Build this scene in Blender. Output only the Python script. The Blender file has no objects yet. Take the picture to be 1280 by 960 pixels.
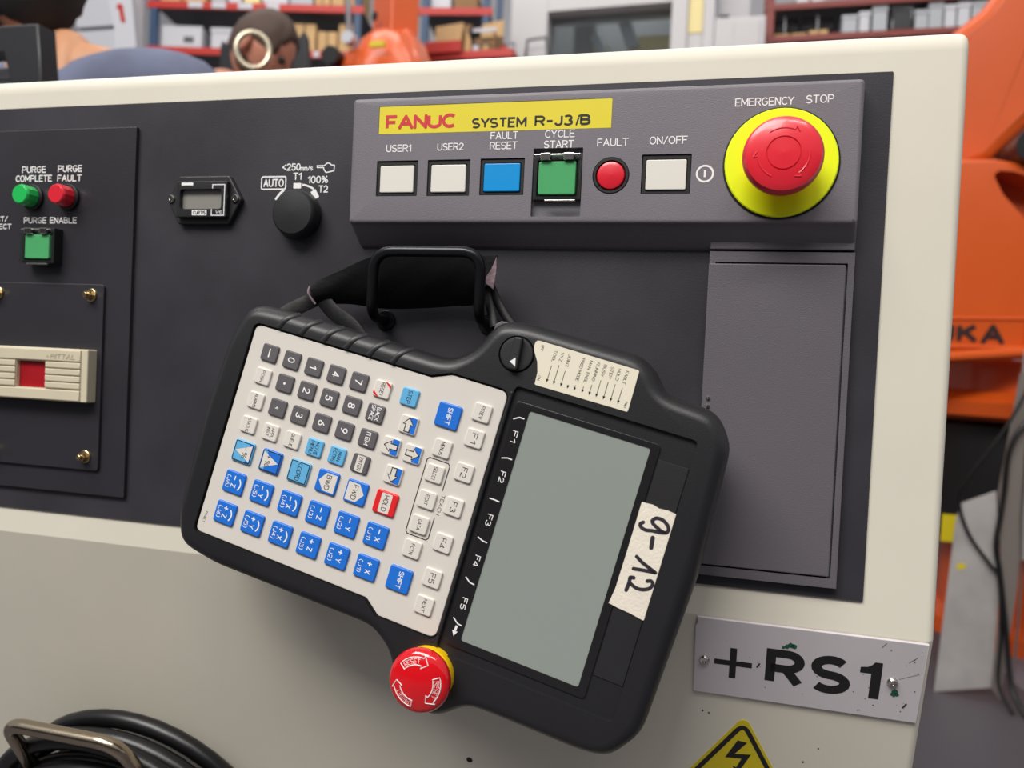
import bpy, bmesh, math, random
from mathutils import Vector, Matrix
random.seed(7)
SC = bpy.context.scene
COL = SC.collection
PI = math.pi

# ------------------------------------------------------------------ camera, world, lamps, exposure
CAMZ = 0.80
cam_d = bpy.data.cameras.new('camera'); cam = bpy.data.objects.new('camera', cam_d); COL.objects.link(cam)
cam_d.sensor_fit = 'HORIZONTAL'; cam_d.sensor_width = 36.0; cam_d.lens = 28.125
cam_d.clip_start = 0.02; cam_d.clip_end = 60
_r = Vector((0.96691396, 0.25074108, 0.04697138))
_d = Vector((0.05151988, -0.01160346, -0.99860456))
_f = Vector((-0.24984616, 0.96798464, -0.0241377))
_m = Matrix((( _r.x, -_d.x, -_f.x), (_r.y, -_d.y, -_f.y), (_r.z, -_d.z, -_f.z))).to_4x4()
_m.translation = Vector((0, -0.4865, CAMZ))
cam.matrix_world = _m
cam_d.dof.use_dof = True; cam_d.dof.focus_distance = 0.47; cam_d.dof.aperture_fstop = 7.5
SC.camera = cam

world = bpy.data.worlds.new('hall_ambient'); SC.world = world; world.use_nodes = True
world.node_tree.nodes['Background'].inputs[0].default_value = (0.94, 0.96, 1.0, 1)
world.node_tree.nodes['Background'].inputs[1].default_value = 0.37

def lamp(name, loc, target, sx, sy, power, col=(1, 0.97, 0.92)):
    d = bpy.data.lights.new(name, 'AREA'); d.shape = 'RECTANGLE'; d.size = sx; d.size_y = sy
    d.energy = power; d.color = col
    o = bpy.data.objects.new(name, d); COL.objects.link(o); o.location = loc
    o.rotation_euler = (Vector(target) - Vector(loc)).to_track_quat('-Z', 'Y').to_euler()
    return o
lamp('ceiling_lamp_row', (-1.3, -2.7, 4.2), (-0.4, -0.3, 0.6), 3.2, 1.6, 230)
lamp('ceiling_lamp_row', (1.3, -2.8, 4.6), (0.6, -1.0, 0), 1.5, 0.4, 45)
lamp('ceiling_lamp_row', (-3.0, 1.2, 4.8), (-3.0, 1.2, 0), 2.4, 0.5, 30)
lamp('ceiling_lamp_row', (0.3, 1.6, 4.8), (0.3, 1.6, 0), 2.4, 0.5, 25)
lamp('ceiling_lamp_row', (-2.2, 2.6, 5.0), (-1.9, 5.0, 2.6), 3.0, 0.5, 55)
lamp('ceiling_lamp_row', (1.4, 2.6, 5.0), (1.0, 5.0, 2.6), 3.0, 0.5, 36)
lamp('machine_fill_light', (-0.80, 4.98, 3.70), (-0.80, 5.1, 2.5), 0.5, 0.12, 9)  # added fill light, brightens the enclosure interior behind the window
SC.view_settings.view_transform = 'Standard'; SC.view_settings.look = 'None'
SC.view_settings.gamma = 1.0; SC.view_settings.use_curve_mapping = False
SC.view_settings.exposure = 0.11

# ------------------------------------------------------------------ materials
def lin(h):
    h = h.lstrip('#'); c = [int(h[i:i+2], 16) / 255 for i in (0, 2, 4)]
    return tuple((x / 12.92 if x <= 0.04045 else ((x + 0.055) / 1.055) ** 2.4) for x in c) + (1,)
def mat(name, hx, rough=0.5, metal=0.0, bump=None, var=None, coat=0.0, spec=0.5, trans=0.0, emit=0.0, alpha=None):
    m = bpy.data.materials.new(name); m.use_nodes = True
    nt = m.node_tree; b = nt.nodes['Principled BSDF']
    c = lin(hx)
    b.inputs['Base Color'].default_value = c; b.inputs['Roughness'].default_value = rough
    b.inputs['Metallic'].default_value = metal; b.inputs['Specular IOR Level'].default_value = spec
    if coat: b.inputs['Coat Weight'].default_value = coat; b.inputs['Coat Roughness'].default_value = 0.08
    if trans: b.inputs['Transmission Weight'].default_value = trans
    if emit: b.inputs['Emission Color'].default_value = c; b.inputs['Emission Strength'].default_value = emit
    tc = nt.nodes.new('ShaderNodeTexCoord')
    if var:
        n = nt.nodes.new('ShaderNodeTexNoise'); n.inputs['Scale'].default_value = var[0]; n.inputs['Detail'].default_value = 5
        nt.links.new(tc.outputs['Object'], n.inputs['Vector'])
        rp = nt.nodes.new('ShaderNodeValToRGB'); k = var[1]
        rp.color_ramp.elements[0].position = 0.3; rp.color_ramp.elements[1].position = 0.7
        rp.color_ramp.elements[0].color = tuple(x * (1 - k) for x in c[:3]) + (1,)
        rp.color_ramp.elements[1].color = tuple(min(1, x * (1 + k * 0.5)) for x in c[:3]) + (1,)
        nt.links.new(n.outputs['Fac'], rp.inputs['Fac']); nt.links.new(rp.outputs['Color'], b.inputs['Base Color'])
        rr = nt.nodes.new('ShaderNodeMapRange'); rr.inputs['To Min'].default_value = max(0, rough - 0.05); rr.inputs['To Max'].default_value = min(1, rough + 0.07)
        nt.links.new(n.outputs['Fac'], rr.inputs['Value']); nt.links.new(rr.outputs['Result'], b.inputs['Roughness'])
    if bump:
        n2 = nt.nodes.new('ShaderNodeTexNoise'); n2.inputs['Scale'].default_value = bump[0]; n2.inputs['Detail'].default_value = 3
        nt.links.new(tc.outputs['Object'], n2.inputs['Vector'])
        bp = nt.nodes.new('ShaderNodeBump'); bp.inputs['Strength'].default_value = bump[1]; bp.inputs['Distance'].default_value = 0.0006
        nt.links.new(n2.outputs['Fac'], bp.inputs['Height']); nt.links.new(bp.outputs['Normal'], b.inputs['Normal'])
    return m
M = {}
def D(k, *a, **kw): M[k] = mat(k, *a, **kw)
D('cream_paint', '#dcd6c7', 0.48, bump=(260, 0.05), var=(9, 0.04), spec=0.3)
D('black_panel', '#36343a', 0.40, bump=(900, 0.10), var=(11, 0.30))
D('black_plate', '#2d2b31', 0.40, bump=(900, 0.10), var=(6, 0.2))
D('grey_box', '#726d74', 0.5, bump=(1500, 0.30), var=(14, 0.05))
D('grey_door', '#605b61', 0.5, bump=(1500, 0.28), var=(5, 0.06))
D('recess_dark', '#070708', 0.6)
D('housing', '#1f1e21', 0.42, bump=(1300, 0.12), var=(9, 0.12))
D('housing_flat', '#232225', 0.46, bump=(1300, 0.12), var=(9, 0.10))
D('rubber', '#111013', 0.55, var=(20, 0.15))
D('membrane', '#d6d0c8', 0.45, var=(12, 0.02))
D('key_white', '#dcd6ce', 0.4)
D('key_grey', '#5d595c', 0.5)
D('key_blue', '#1f6fd2', 0.4)
D('key_cyan', '#62aedb', 0.4)
D('key_red', '#df2328', 0.4)
D('ink_black', '#19171a', 0.6)
D('ink_white', '#eeecec', 0.6)
D('ink_red', '#cf2f36', 0.5)
D('lcd', '#8f9791', 0.22, spec=0.6, coat=0.5)
D('bezel_black', '#201f21', 0.25)
D('yellow_plate', '#e3d233', 0.4)
D('yellow_stop', '#efff00', 0.42)
D('yellow_ring', '#f2c400', 0.4)
D('red_cap', '#e62a3a', 0.28, coat=0.25)
D('red_dome', '#d3121c', 0.12, coat=0.6)
D('btn_white', '#e2ded6', 0.35)
D('btn_blue', '#0092da', 0.35)
D('btn_green', '#6ccf8c', 0.35)
D('lamp_green', '#22bb58', 0.3, coat=0.3)
D('lamp_red', '#dc2436', 0.3, coat=0.3)
D('chrome', '#cfcac4', 0.18, metal=1)
D('chrome_warm', '#b7a893', 0.22, metal=1)
D('steel_dark', '#27272a', 0.3, metal=0.6)
D('brass', '#c6b084', 0.3, metal=1, var=(300, 0.25))
D('leather', '#0b0a0c', 0.5, spec=0.25, bump=(220, 0.4), var=(40, 0.3))
D('frayed', '#8d7880', 0.9, bump=(500, 0.9), var=(150, 0.5))
D('beige_plastic', '#cfc5ad', 0.45, var=(30, 0.04))
D('red_window', '#a3101c', 0.4, var=(60, 0.2))
D('sign_white', '#cfc8cc', 0.35, var=(20, 0.03))
D('green_paint', '#1d5b44', 0.6)
D('dirt', '#3a3532', 0.8)
D('sticker_yellow', '#d8c31c', 0.45)
D('tape', '#e6ddce', 0.8, bump=(700, 0.4), var=(50, 0.05))
D('marker', '#251f2a', 0.6)
D('label_cream', '#e4dcc8', 0.5)
D('meter_glass', '#8b8983', 0.25)
D('cable_black', '#0e0d10', 0.36, var=(12, 0.2))
def clear(name, tint, gloss):
    m = bpy.data.materials.new(name); m.use_nodes = True; nt = m.node_tree; nt.nodes.clear()
    out = nt.nodes.new('ShaderNodeOutputMaterial'); mx = nt.nodes.new('ShaderNodeMixShader'); tr = nt.nodes.new('ShaderNodeBsdfTransparent'); gl = nt.nodes.new('ShaderNodeBsdfGlossy')
    tr.inputs['Color'].default_value = lin(tint); gl.inputs['Roughness'].default_value = 0.08; mx.inputs['Fac'].default_value = gloss
    nt.links.new(tr.outputs[0], mx.inputs[1]); nt.links.new(gl.outputs[0], mx.inputs[2]); nt.links.new(mx.outputs[0], out.inputs['Surface']); M[name] = m
clear('clear_cover', '#f4f8f5', 0.07)

# ------------------------------------------------------------------ mesh helpers (local millimetres: x right, y up, z out)
S = 0.001
def off(poly, d):
    n = len(poly); out = []
    for i in range(n):
        p0, p1, p2 = Vector(poly[i-1][:2]), Vector(poly[i][:2]), Vector(poly[(i+1) % n][:2])
        e1 = (p1 - p0); e2 = (p2 - p1)
        e1 = e1.normalized() if e1.length > 1e-9 else e2.normalized(); e2 = e2.normalized() if e2.length > 1e-9 else e1
        n1 = Vector((-e1.y, e1.x)); n2 = Vector((-e2.y, e2.x))
        k = n1 + n2
        if k.length < 1e-6: k = n1
        k = k / max(0.35, k.length_squared) * 2
        q = p1 + k * d
        out.append((q.x, q.y))
    return out
def rpoly(pts, r=2.0, seg=5):
    """round every corner; r is a number or one radius per corner"""
    n = len(pts); out = []
    for i in range(n):
        p0, p1, p2 = Vector(pts[i-1]), Vector(pts[i]), Vector(pts[(i+1) % n])
        rad = r[i] if isinstance(r, (list, tuple)) else r
        a = p0 - p1; b = p2 - p1
        la, lb = a.length, b.length
        a.normalize(); b.normalize()
        ang = a.angle(b)
        if rad <= 0 or ang > PI - 0.02: out.append(tuple(p1)); continue
        t = min(rad / math.tan(ang / 2), la * 0.49, lb * 0.49)
        q0, q1 = p1 + a * t, p1 + b * t
        for k in range(seg + 1):
            s = k / seg
            q = q0 * (1-s) ** 2 + p1 * 2 * s * (1-s) + q1 * s * s
            out.append((q.x, q.y))
    return out
def rrect(x0, y0, x1, y1, r=2.0, seg=5):
    return rpoly([(x0, y0), (x1, y0), (x1, y1), (x0, y1)], r, seg)
def circ(cx, cy, r, n=40):
    return [(cx + r * math.cos(2*PI*i/n), cy + r * math.sin(2*PI*i/n)) for i in range(n)]
def area(p): return sum(p[i-1][0]*p[i][1] - p[i][0]*p[i-1][1] for i in range(len(p))) / 2

class MB:
    def __init__(s): s.bm = bmesh.new(); s.mats = [None]
    def v(s, p): return s.bm.verts.new((p[0]*S, p[1]*S, p[2]*S))
    def f(s, vs):
        try: return s.bm.faces.new(vs)
        except ValueError: return None
    def loft(s, rings, cap0=True, cap1=True, closed=True):
        R = [[s.v(p) for p in r] for r in rings]
        n = len(R[0])
        for a, b in zip(R, R[1:]):
            for i in range(n if closed else n-1):
                j = (i+1) % n
                s.f((a[i], a[j], b[j], b[i]))
        if cap0: s.f(R[0][::-1])
        if cap1: s.f(R[-1])
        return R
    def slab(s, poly, z0, z1, bev=0.0, seg=3, holes=(), back=0.0, cap0=True):
        """prism with a rounded front edge; holes = [(poly, depth)] sunk into the front"""
        if area(poly) < 0: poly = poly[::-1]
        rings = []
        if back: rings.append([(x, y, z0) for x, y in off(poly, back)]); rings.append([(x, y, z0 + back) for x, y in poly])
        else: rings.append([(x, y, z0) for x, y in poly])
        if bev:
            for k in range(seg + 1):
                t = PI/2 * k / seg
                d = bev * (1 - math.cos(t)); z = z1 - bev + bev * math.sin(t)
                rings.append([(x, y, z) for x, y in (off(poly, d) if d > 1e-6 else poly)])
            if not holes: rings.append([(x, y, z1) for x, y in off(poly, bev*1.04 + 0.01)])
        else: rings.append([(x, y, z1) for x, y in poly])
        if not holes:
            s.loft(rings, cap0, True); return
        s.rings_with_holes(rings, holes, cap0)
    def rings_with_holes(s, rings, holes, cap0=True):
        R = s.loft(rings, cap0, False); z1 = rings[-1][0][2]
        edges = []
        top = R[-1]
        for i in range(len(top)): edges.append(s.bm.edges.get((top[i-1], top[i])) or s.bm.edges.new((top[i-1], top[i])))
        for hp, dep in holes:
            if area(hp) < 0: hp = hp[::-1]
            a = [s.v((x, y, z1)) for x, y in hp]; b = [s.v((x, y, z1 - dep)) for x, y in hp]
            n = len(a)
            for i in range(n):
                j = (i+1) % n
                s.f((a[j], a[i], b[i], b[j]))
                edges.append(s.bm.edges.get((a[i], a[j])) or s.bm.edges.new((a[i], a[j])))
            s.f(b)
        res = bmesh.ops.triangle_fill(s.bm, use_beauty=True, use_dissolve=False, edges=edges, normal=(0, 0, 1))
    def box(s, x0, y0, z0, x1, y1, z1, bev=0.0, r=None):
        s.slab(rrect(x0, y0, x1, y1, r if r is not None else bev, 3) if (r or bev) else [(x0, y0), (x1, y0), (x1, y1), (x0, y1)], z0, z1, bev)
    def lathe(s, prof, cx=0, cy=0, n=48, cap0=True, cap1=True):
        rings = [[(cx + r*math.cos(2*PI*i/n), cy + r*math.sin(2*PI*i/n), z) for i in range(n)] for r, z in prof]
        s.loft(rings, cap0, cap1)
    def tube(s, pts, r, n=10, closed=False, flat=1.0):
        P = [Vector(p) for p in pts]; m = len(P)
        T = []
        for i in range(m):
            a = P[(i-1) % m] if closed or i > 0 else P[i]; b = P[(i+1) % m] if closed or i < m-1 else P[i]
            T.append((b - a).normalized())
        up = Vector((0, 0, 1)) if abs(T[0].z) < 0.9 else Vector((1, 0, 0))
        N = (up - T[0] * up.dot(T[0])).normalized(); rings = []
        for i in range(m):
            N = (N - T[i] * N.dot(T[i])).normalized(); Bn = T[i].cross(N)
            rr = r[i] if isinstance(r, (list, tuple)) else r
            rings.append([tuple(P[i] + (N * math.cos(2*PI*k/n) * flat + Bn * math.sin(2*PI*k/n)) * rr) for k in range(n)])
        if closed: rings.append(rings[0]); s.loft(rings, False, False)
        else: s.loft(rings)
    def poly(s, pts, z):
        if area(pts) < 0: pts = pts[::-1]
        s.f([s.v((x, y, z)) for x, y in pts])
    def stroke(s, pts, w, z, closed=False, caps=True):
        P = [Vector(p[:2]) for p in pts]
        m = len(P); L = []; Rr = []
        for i in range(m):
            a = P[(i-1) % m] if closed or i > 0 else P[i]; b = P[(i+1) % m] if closed or i < m-1 else P[i]
            e1 = (P[i]-a); e2 = (b-P[i])
            e1 = e1.normalized() if e1.length > 1e-9 else e2.normalized(); e2 = e2.normalized() if e2.length > 1e-9 else e1
            k = Vector((-e1.y, e1.x)) + Vector((-e2.y, e2.x)); k = k / max(1.2, k.length_squared) * 2
            L.append(P[i] + k*w/2); Rr.append(P[i] - k*w/2)
        for i in range(m if closed else m-1):
            j = (i+1) % m
            s.f([s.v((*Rr[i], z)), s.v((*Rr[j], z)), s.v((*L[j], z)), s.v((*L[i], z))])
        if caps and not closed:
            for q in (P[0], P[-1]): s.poly(circ(q.x, q.y, w/2, 10), z - 0.015)
    def xf(s, mtx, start=0):
        s.bm.verts.ensure_lookup_table()
        for v in s.bm.verts[start:]: v.co = mtx @ v.co
    def nverts(s): return len(s.bm.verts)
    def build(s, name, m, parent=None, frame=None, ang=38, flat=False, world_frame=None):
        bmesh.ops.remove_doubles(s.bm, verts=s.bm.verts, dist=1e-7)
        me = bpy.data.meshes.new(name)
        bmesh.ops.recalc_face_normals(s.bm, faces=s.bm.faces) if not flat else None
        s.bm.to_mesh(me); s.bm.free()
        if not flat:
            me.polygons.foreach_set('use_smooth', [True] * len(me.polygons)); me.set_sharp_from_angle(angle=math.radians(ang))
        me.materials.append(M[m] if isinstance(m, str) else m)
        o = bpy.data.objects.new(name, me); COL.objects.link(o)
        if parent is not None: o.parent = parent
        if frame is not None: o.matrix_local = frame
        if not flat: wn = o.modifiers.new('weighted_normals', 'WEIGHTED_NORMAL'); wn.keep_sharp = True
        return o

# single-stroke lettering: every glyph is a list of pen paths in a box one unit high
def _E(cx, cy, rx, ry, a0, a1, n=0):
    n = n or max(4, int(abs(a1 - a0) / 16)); return [(cx + rx*math.cos(math.radians(a0 + (a1-a0)*i/n)), cy + ry*math.sin(math.radians(a0 + (a1-a0)*i/n))) for i in range(n+1)]
GL = {
 'A': [[(0, 0), (.33, 1), (.66, 0)], [(.12, .33), (.54, .33)]],
 'B': [[(0, 0), (0, 1), (.32, 1)] + _E(.32, .76, .24, .24, 80, -80) + [(.32, .52), (0, .52)], [(.32, .52)] + _E(.34, .26, .26, .26, 80, -80) + [(.34, 0), (0, 0)]],
 'C': [_E(.34, .5, .34, .5, 48, 312)], 'D': [[(0, 0), (0, 1), (.24, 1)] + _E(.26, .5, .36, .5, 85, -85) + [(.24, 0), (0, 0)]],
 'E': [[(.54, 1), (0, 1), (0, 0), (.54, 0)], [(0, .52), (.46, .52)]], 'F': [[(.52, 1), (0, 1), (0, 0)], [(0, .5), (.44, .5)]],
 'G': [_E(.34, .5, .34, .5, 48, 330) + [(.66, .46), (.38, .46)]], 'H': [[(0, 0), (0, 1)], [(.6, 0), (.6, 1)], [(0, .5), (.6, .5)]],
 'I': [[(0, 0), (0, 1)]], 'J': [[(.44, 1), (.44, .28)] + _E(.22, .28, .22, .28, -10, -170)], 'K': [[(0, 0), (0, 1)], [(.56, 1), (0, .42)], [(.2, .6), (.6, 0)]],
 'L': [[(0, 1), (0, 0), (.5, 0)]], 'M': [[(0, 0), (0, 1), (.37, .25), (.74, 1), (.74, 0)]], 'N': [[(0, 0), (0, 1), (.58, 0), (.58, 1)]],
 'O': [_E(.34, .5, .34, .5, 90, 450)], 'P': [[(0, 0), (0, 1), (.32, 1)] + _E(.34, .73, .26, .27, 85, -85) + [(.32, .46), (0, .46)]],
 'Q': [_E(.34, .5, .34, .5, 90, 450), [(.42, .25), (.7, -.05)]], 'R': [[(0, 0), (0, 1), (.32, 1)] + _E(.34, .74, .26, .26, 85, -85) + [(.32, .48), (0, .48)], [(.32, .48), (.6, 0)]],
 'S': [_E(.3, .745, .28, .255, 35, 262) + _E(.3, .245, .3, .245, 84, -145)], 'T': [[(0, 1), (.6, 1)], [(.3, 1), (.3, 0)]],
 'U': [[(0, 1), (0, .32)] + _E(.3, .31, .3, .31, 190, 350) + [(.6, .32), (.6, 1)]], 'V': [[(0, 1), (.32, 0), (.64, 1)]], 'W': [[(0, 1), (.22, 0), (.45, .85), (.68, 0), (.9, 1)]],
 'X': [[(0, 0), (.6, 1)], [(0, 1), (.6, 0)]], 'Y': [[(0, 1), (.31, .46), (.62, 1)], [(.31, .46), (.31, 0)]], 'Z': [[(0, 1), (.56, 1), (0, 0), (.58, 0)]],
 '0': [_E(.28, .5, .28, .5, 90, 450)], '1': [[(0, .74), (.26, .98), (.26, 0)]], '2': [_E(.28, .71, .27, .29, 165, -35) + [(0, 0), (.57, 0)]],
 '3': [_E(.27, .75, .24, .25, 150, -80) , _E(.27, .26, .28, .26, 82, -150)], '4': [[(.42, 0), (.42, 1), (0, .28), (.6, .28)]], '5': [[(.5, 1), (.09, 1), (.04, .54)] + _E(.27, .32, .28, .32, 122, -150)],
 '6': [_E(.28, .3, .28, .3, 160, 520), [(.46, 1), (.2, .74), (.02, .40)]], '7': [[(0, 1), (.55, 1), (.2, 0)]], '8': [_E(.27, .75, .23, .25, 90, 450), _E(.27, .26, .28, .26, 90, 450)],
 '9': [_E(.28, .7, .28, .3, -20, 340), [(.10, 0), (.36, .26), (.54, .60)]], '%': [_E(.15, .76, .15, .22, 0, 360), _E(.65, .24, .15, .22, 0, 360), [(.12, 0), (.68, 1)]],
 '(': [_E(.55, .5, .5, .72, 128, 232)], ')': [_E(-.32, .5, .5, .72, 52, -52)], '.': [[(0, 0), (0, .07)]], '/': [[(0, -.02), (.42, 1.02)]], '<': [[(.5, .86), (0, .5), (.5, .14)]],
 '-': [[(0, .46), (.4, .46)]], '+': [[(0, .46), (.6, .46)], [(.3, .16), (.3, .76)]], 'm': [[(0, 0), (0, .66)], [(0, .46), (.1, .64), (.24, .64), (.32, .48), (.32, 0)], [(.32, .46), (.42, .64), (.56, .64), (.64, .48), (.64, 0)]],
 's': [[(x*.72, y*.68) for x, y in _E(.3, .745, .28, .255, 35, 262) + _E(.3, .245, .3, .245, 84, -145)]], 'i': [[(0, 0), (0, .66)], [(0, .86), (0, .96)]], ' ': []}
def put_text(mb, s, x, y, cap, z, w=None, rot=0.0, bold=0.02, align='C', shear=0.0, warp=None, xs=1.0, gap=0.10, caps=None):
    """text centred on (x, y) with capital height cap (mm); w stretches it to that width; bold sets the pen"""
    pen = cap * (0.105 + bold * 2.4)
    paths = []; cur = 0.0
    for c in s:
        g = GL[c]; xs_ = [p[0] for q in g for p in q] or [0, .3]
        x0, x1 = min(xs_), max(xs_)
        for q in g: paths.append([(cur + p[0] - x0, p[1]) for p in q])
        cur += x1 - x0 + gap + pen/cap*0.75
    tot = cur - gap - pen/cap*0.75
    kx = ((w - pen) / tot) if (w and tot > 0.01) else cap * 0.95 * xs
    W = tot * kx; ox = {'C': -W/2, 'L': pen/2, 'R': -W - pen/2}[align]
    cr, sr = math.cos(math.radians(rot)), math.sin(math.radians(rot))
    rc = caps if caps is not None else bold < 0.03
    split = []
    for q in paths:
        cur_ = [q[0]]
        for i in range(1, len(q)-1):
            cur_.append(q[i]); a_, b_ = Vector(q[i]) - Vector(q[i-1]), Vector(q[i+1]) - Vector(q[i])
            if a_.length > 1e-6 and b_.length > 1e-6 and a_.angle(b_) > 1.75: split.append((cur_, True)); cur_ = [q[i]]
        split.append((cur_ + [q[-1]] if len(q) > 1 else cur_, False))
    for iq, (q, fl) in enumerate(split):
        P = [(ox + px*kx + shear*py*cap, (py*(cap-pen) + pen/2) - cap/2) for px, py in q]
        st = len(mb.bm.verts)
        mb.stroke(P, pen, 0.02*(iq % 4), caps=(rc or fl or (iq > 0 and split[iq-1][1])) and pen > 0.4)
        mb.bm.verts.ensure_lookup_table()
        for v in mb.bm.verts[st:]:
            px, py, pz = v.co.x / S, v.co.y / S, v.co.z / S
            q3 = warp(px, py) if warp else (x + px*cr - py*sr, y + px*sr + py*cr, z)
            v.co = Vector((q3[0], q3[1], q3[2] + pz)) * S

def frame(origin, u, v, n):
    m = Matrix(((u[0], v[0], n[0]), (u[1], v[1], n[1]), (u[2], v[2], n[2]))).to_4x4(); m.translation = Vector(origin); return m
def panel_at(x, z, h=0): return frame((x*S, -h*S, CAMZ + z*S), (1, 0, 0), (0, 0, 1), (0, -1, 0))   # millimetres on the black front panel
def tag(o, label, cat, group=None):
    o['label'] = label; o['category'] = cat
    if group: o['group'] = group
    return o
def thing(name, label, cat, mtx=None, group=None):
    o = bpy.data.objects.new(name, None); COL.objects.link(o); o.empty_display_size = 0.05
    if mtx is not None: o.matrix_world = mtx
    return tag(o, label, cat, group)
def structure(o): o['kind'] = 'structure'; return o
def lab(o, s): o['label'] = s; return o

# ------------------------------------------------------------------ hall: floor and back wall
D('wall_dark', '#4b4a50', 0.7); D('floor_grey', '#4c494e', 0.5, var=(1.2, 0.12)); D('wall_grey', '#c9c7cc', 0.7, var=(0.6, 0.04))
def wbox(name, m, x0, y0, z0, x1, y1, z1, bev=0.0, parent=None):
    """world-metre box"""
    mb = MB(); mb.box(x0*1000, y0*1000, z0*1000, x1*1000, y1*1000, z1*1000, bev*1000)
    return mb.build(name, m, parent)
structure(wbox('floor', 'floor_grey', -25, -25, -0.1, 25, 25, 0.0))
structure(wbox('added_dark_wall', 'wall_dark', -14, -6.2, 0.0, 14, -6.0, 2.8))  # unseen wall behind the camera, added to darken the panel's lower reflections
structure(wbox('wall_back', 'wall_grey', -9, 8.0, 0.0, 7, 8.15, 5.6))

# ------------------------------------------------------------------ control cabinet
PM = panel_at(0, 0)
def Pthing(name, label, cat, group=None): return thing(name, label, cat, PM, group)
TN = 0.33; CL = math.hypot(1, TN)
def slope_at(x=0, s=0, h=0):          # millimetres on the lower front that leans inward below the fold
    u = Vector((1, 0, 0)); v = Vector((0, -TN, 1)) / CL; n = Vector((0, -1, -TN)) / CL
    o = Vector((0, 1.5*S, CAMZ - 143.5*S)) + (u*x + v*s + n*h) * S
    return frame(o, u, v, n)
cab = Pthing('control_cabinet', 'large cream painted steel control cabinet with black front panel', 'cabinet')
prof = [(560, 196), (1.5, 196), (1.5, -143.5), (1.5 + TN*430, -573.5), (1.5 + TN*430, -800), (560, -800)]
pr = rpoly(prof, [8, 12, 3, 6, 0, 0], 7)
mb = MB()
if area(pr) < 0: pr = pr[::-1]
rings = [[(x, y, -760) for x, y in off(pr, 5)], [(x, y, -755) for x, y in pr]]
for k in range(6):
    t = PI/2*k/5; d = 5*(1-math.cos(t)); rings.append([(x, y, 118.8 + 5*math.sin(t)) for x, y in (off(pr, d) if d > 1e-6 else pr)])
mb.loft(rings)
XF = frame((0, 0, CAMZ), (0, 1, 0), (0, 0, 1), (1, 0, 0))
mb.build('body', 'cream_paint', cab, PM.inverted() @ XF, ang=50)
mb = MB(); mb.slab(rrect(-720, -124.8, 85.3, 173.2, 0.8, 2), -1.5, 0.0, 0.3, 1)
fp = lab(mb.build('front_panel', 'black_panel', cab), 'black front panel')
mb = MB()
put_text(mb, 'AUTO', -299.0, 115.5, 5.4, 0.12, w=15.5, bold=0.02)
mb.stroke(rrect(-308.2, 111.3, -289.8, 119.7, 1.2, 3), 0.9, 0.12, closed=True)
put_text(mb, '<250', -286.0, 126.0, 4.9, 0.12, w=13.8); put_text(mb, 'mm/s', -274.6, 125.2, 3.6, 0.12, w=9.4)
put_text(mb, 'T1', -281.3, 119.8, 4.9, 0.12, w=6.4); put_text(mb, '100%', -266.0, 117.4, 5.0, 0.12, w=15); put_text(mb, 'T2', -261.7, 111.1, 4.8, 0.12, w=7)
hand = [(925, 182), (1020, 182), (1055, 150), (1090, 155), (1110, 175), (1150, 180), (1146, 248), (1085, 262), (1045, 270), (1020, 240), (1008, 205), (928, 205)]
mb.stroke([(-267.3 + (a/10.67 - 86.0)*0.6, 128.3 - (b/10.67 - 14.0)*0.56) for a, b in hand], 0.75, 0.12, closed=True)
KX, KY = -271.5, 94.0
def arcpts(cx, cy, r, a0, a1, n=14): return [(cx + r*math.cos(math.radians(a0 + (a1-a0)*i/n)), cy + r*math.sin(math.radians(a0 + (a1-a0)*i/n))) for i in range(n+1)]
mb.poly(rrect(-284.0, 111.6, -278.2, 115.3, 0.7, 3), 0.12)
mb.stroke(arcpts(-279.5, 94.0, 20.2, 84, 58), 1.3, 0.12, caps=False); mb.stroke(arcpts(-279.5, 94.0, 20.2, 150, 124), 1.6, 0.12, caps=False)
mb.stroke([(-269.2, 110.2), (-266.2, 105.0)], 4.0, 0.12, caps=False)
lab(mb.build('lettering', 'ink_white', cab, flat=True), 'white speed and mode markings around the knob')
# marks on the lower cream front
for hx, hy, hr_ in ((-155.4, -141.7, 2.3), (0.7, -69.4, 0.7), (4.6, -70.5, 0.6), (62, -97, 0.7), (70, -85, 0.5)):
    mb = MB(); mb.poly(circ(hx, hy, hr_, 14), 0.1); mb.build('screw_hole', 'recess_dark', cab, PM.inverted() @ slope_at(), flat=True)

# ------------------------------------------------------------------ purge panel, left
pp = Pthing('purge_panel', 'matte black raised plate with green and red purge lamps, far left of the cabinet', 'panel')
mb = MB(); mb.slab(rrect(-700, -108.4, -407.6, 155.8, 1.0, 2), 0, 3.0, 0.5, 2); mb.build('plate', 'black_plate', pp)
mb = MB()
put_text(mb, 'PURGE', -495.2, 126.8, 4.9, 3.12, w=21.5); put_text(mb, 'COMPLETE', -495.2, 120.3, 4.9, 3.12, w=32.6)
put_text(mb, 'PURGE', -463.3, 127.0, 4.9, 3.12, w=21.3); put_text(mb, 'FAULT', -463.5, 120.2, 4.9, 3.12, w=21.3)
put_text(mb, 'PURGE ENABLE', -479.4, 89.6, 4.6, 3.12, w=47)
put_text(mb, 'CONNECT/', -517.7, 90.6, 4.0, 3.12, w=30, align='R'); put_text(mb, 'DISCONNECT', -514.0, 85.0, 4.0, 3.12, w=38, align='R')
lab(mb.build('lettering', 'ink_white', pp, flat=True), 'white printed purge captions')
def pilot(cx, cy, m, lb):
    mb = MB(); mb.lathe([(9.4, 3), (9.4, 5.0), (8.6, 5.8)], cx, cy, 36)
    b = lab(mb.build('indicator_lamp', 'rubber', pp), lb)
    mb = MB(); mb.lathe([(7.6, 5.8), (7.6, 13.0), (7.4, 14.2), (6.6, 15.4), (6.3, 15.6)], cx, cy, 12); mb.build('lens', m, b, ang=25)
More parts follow.
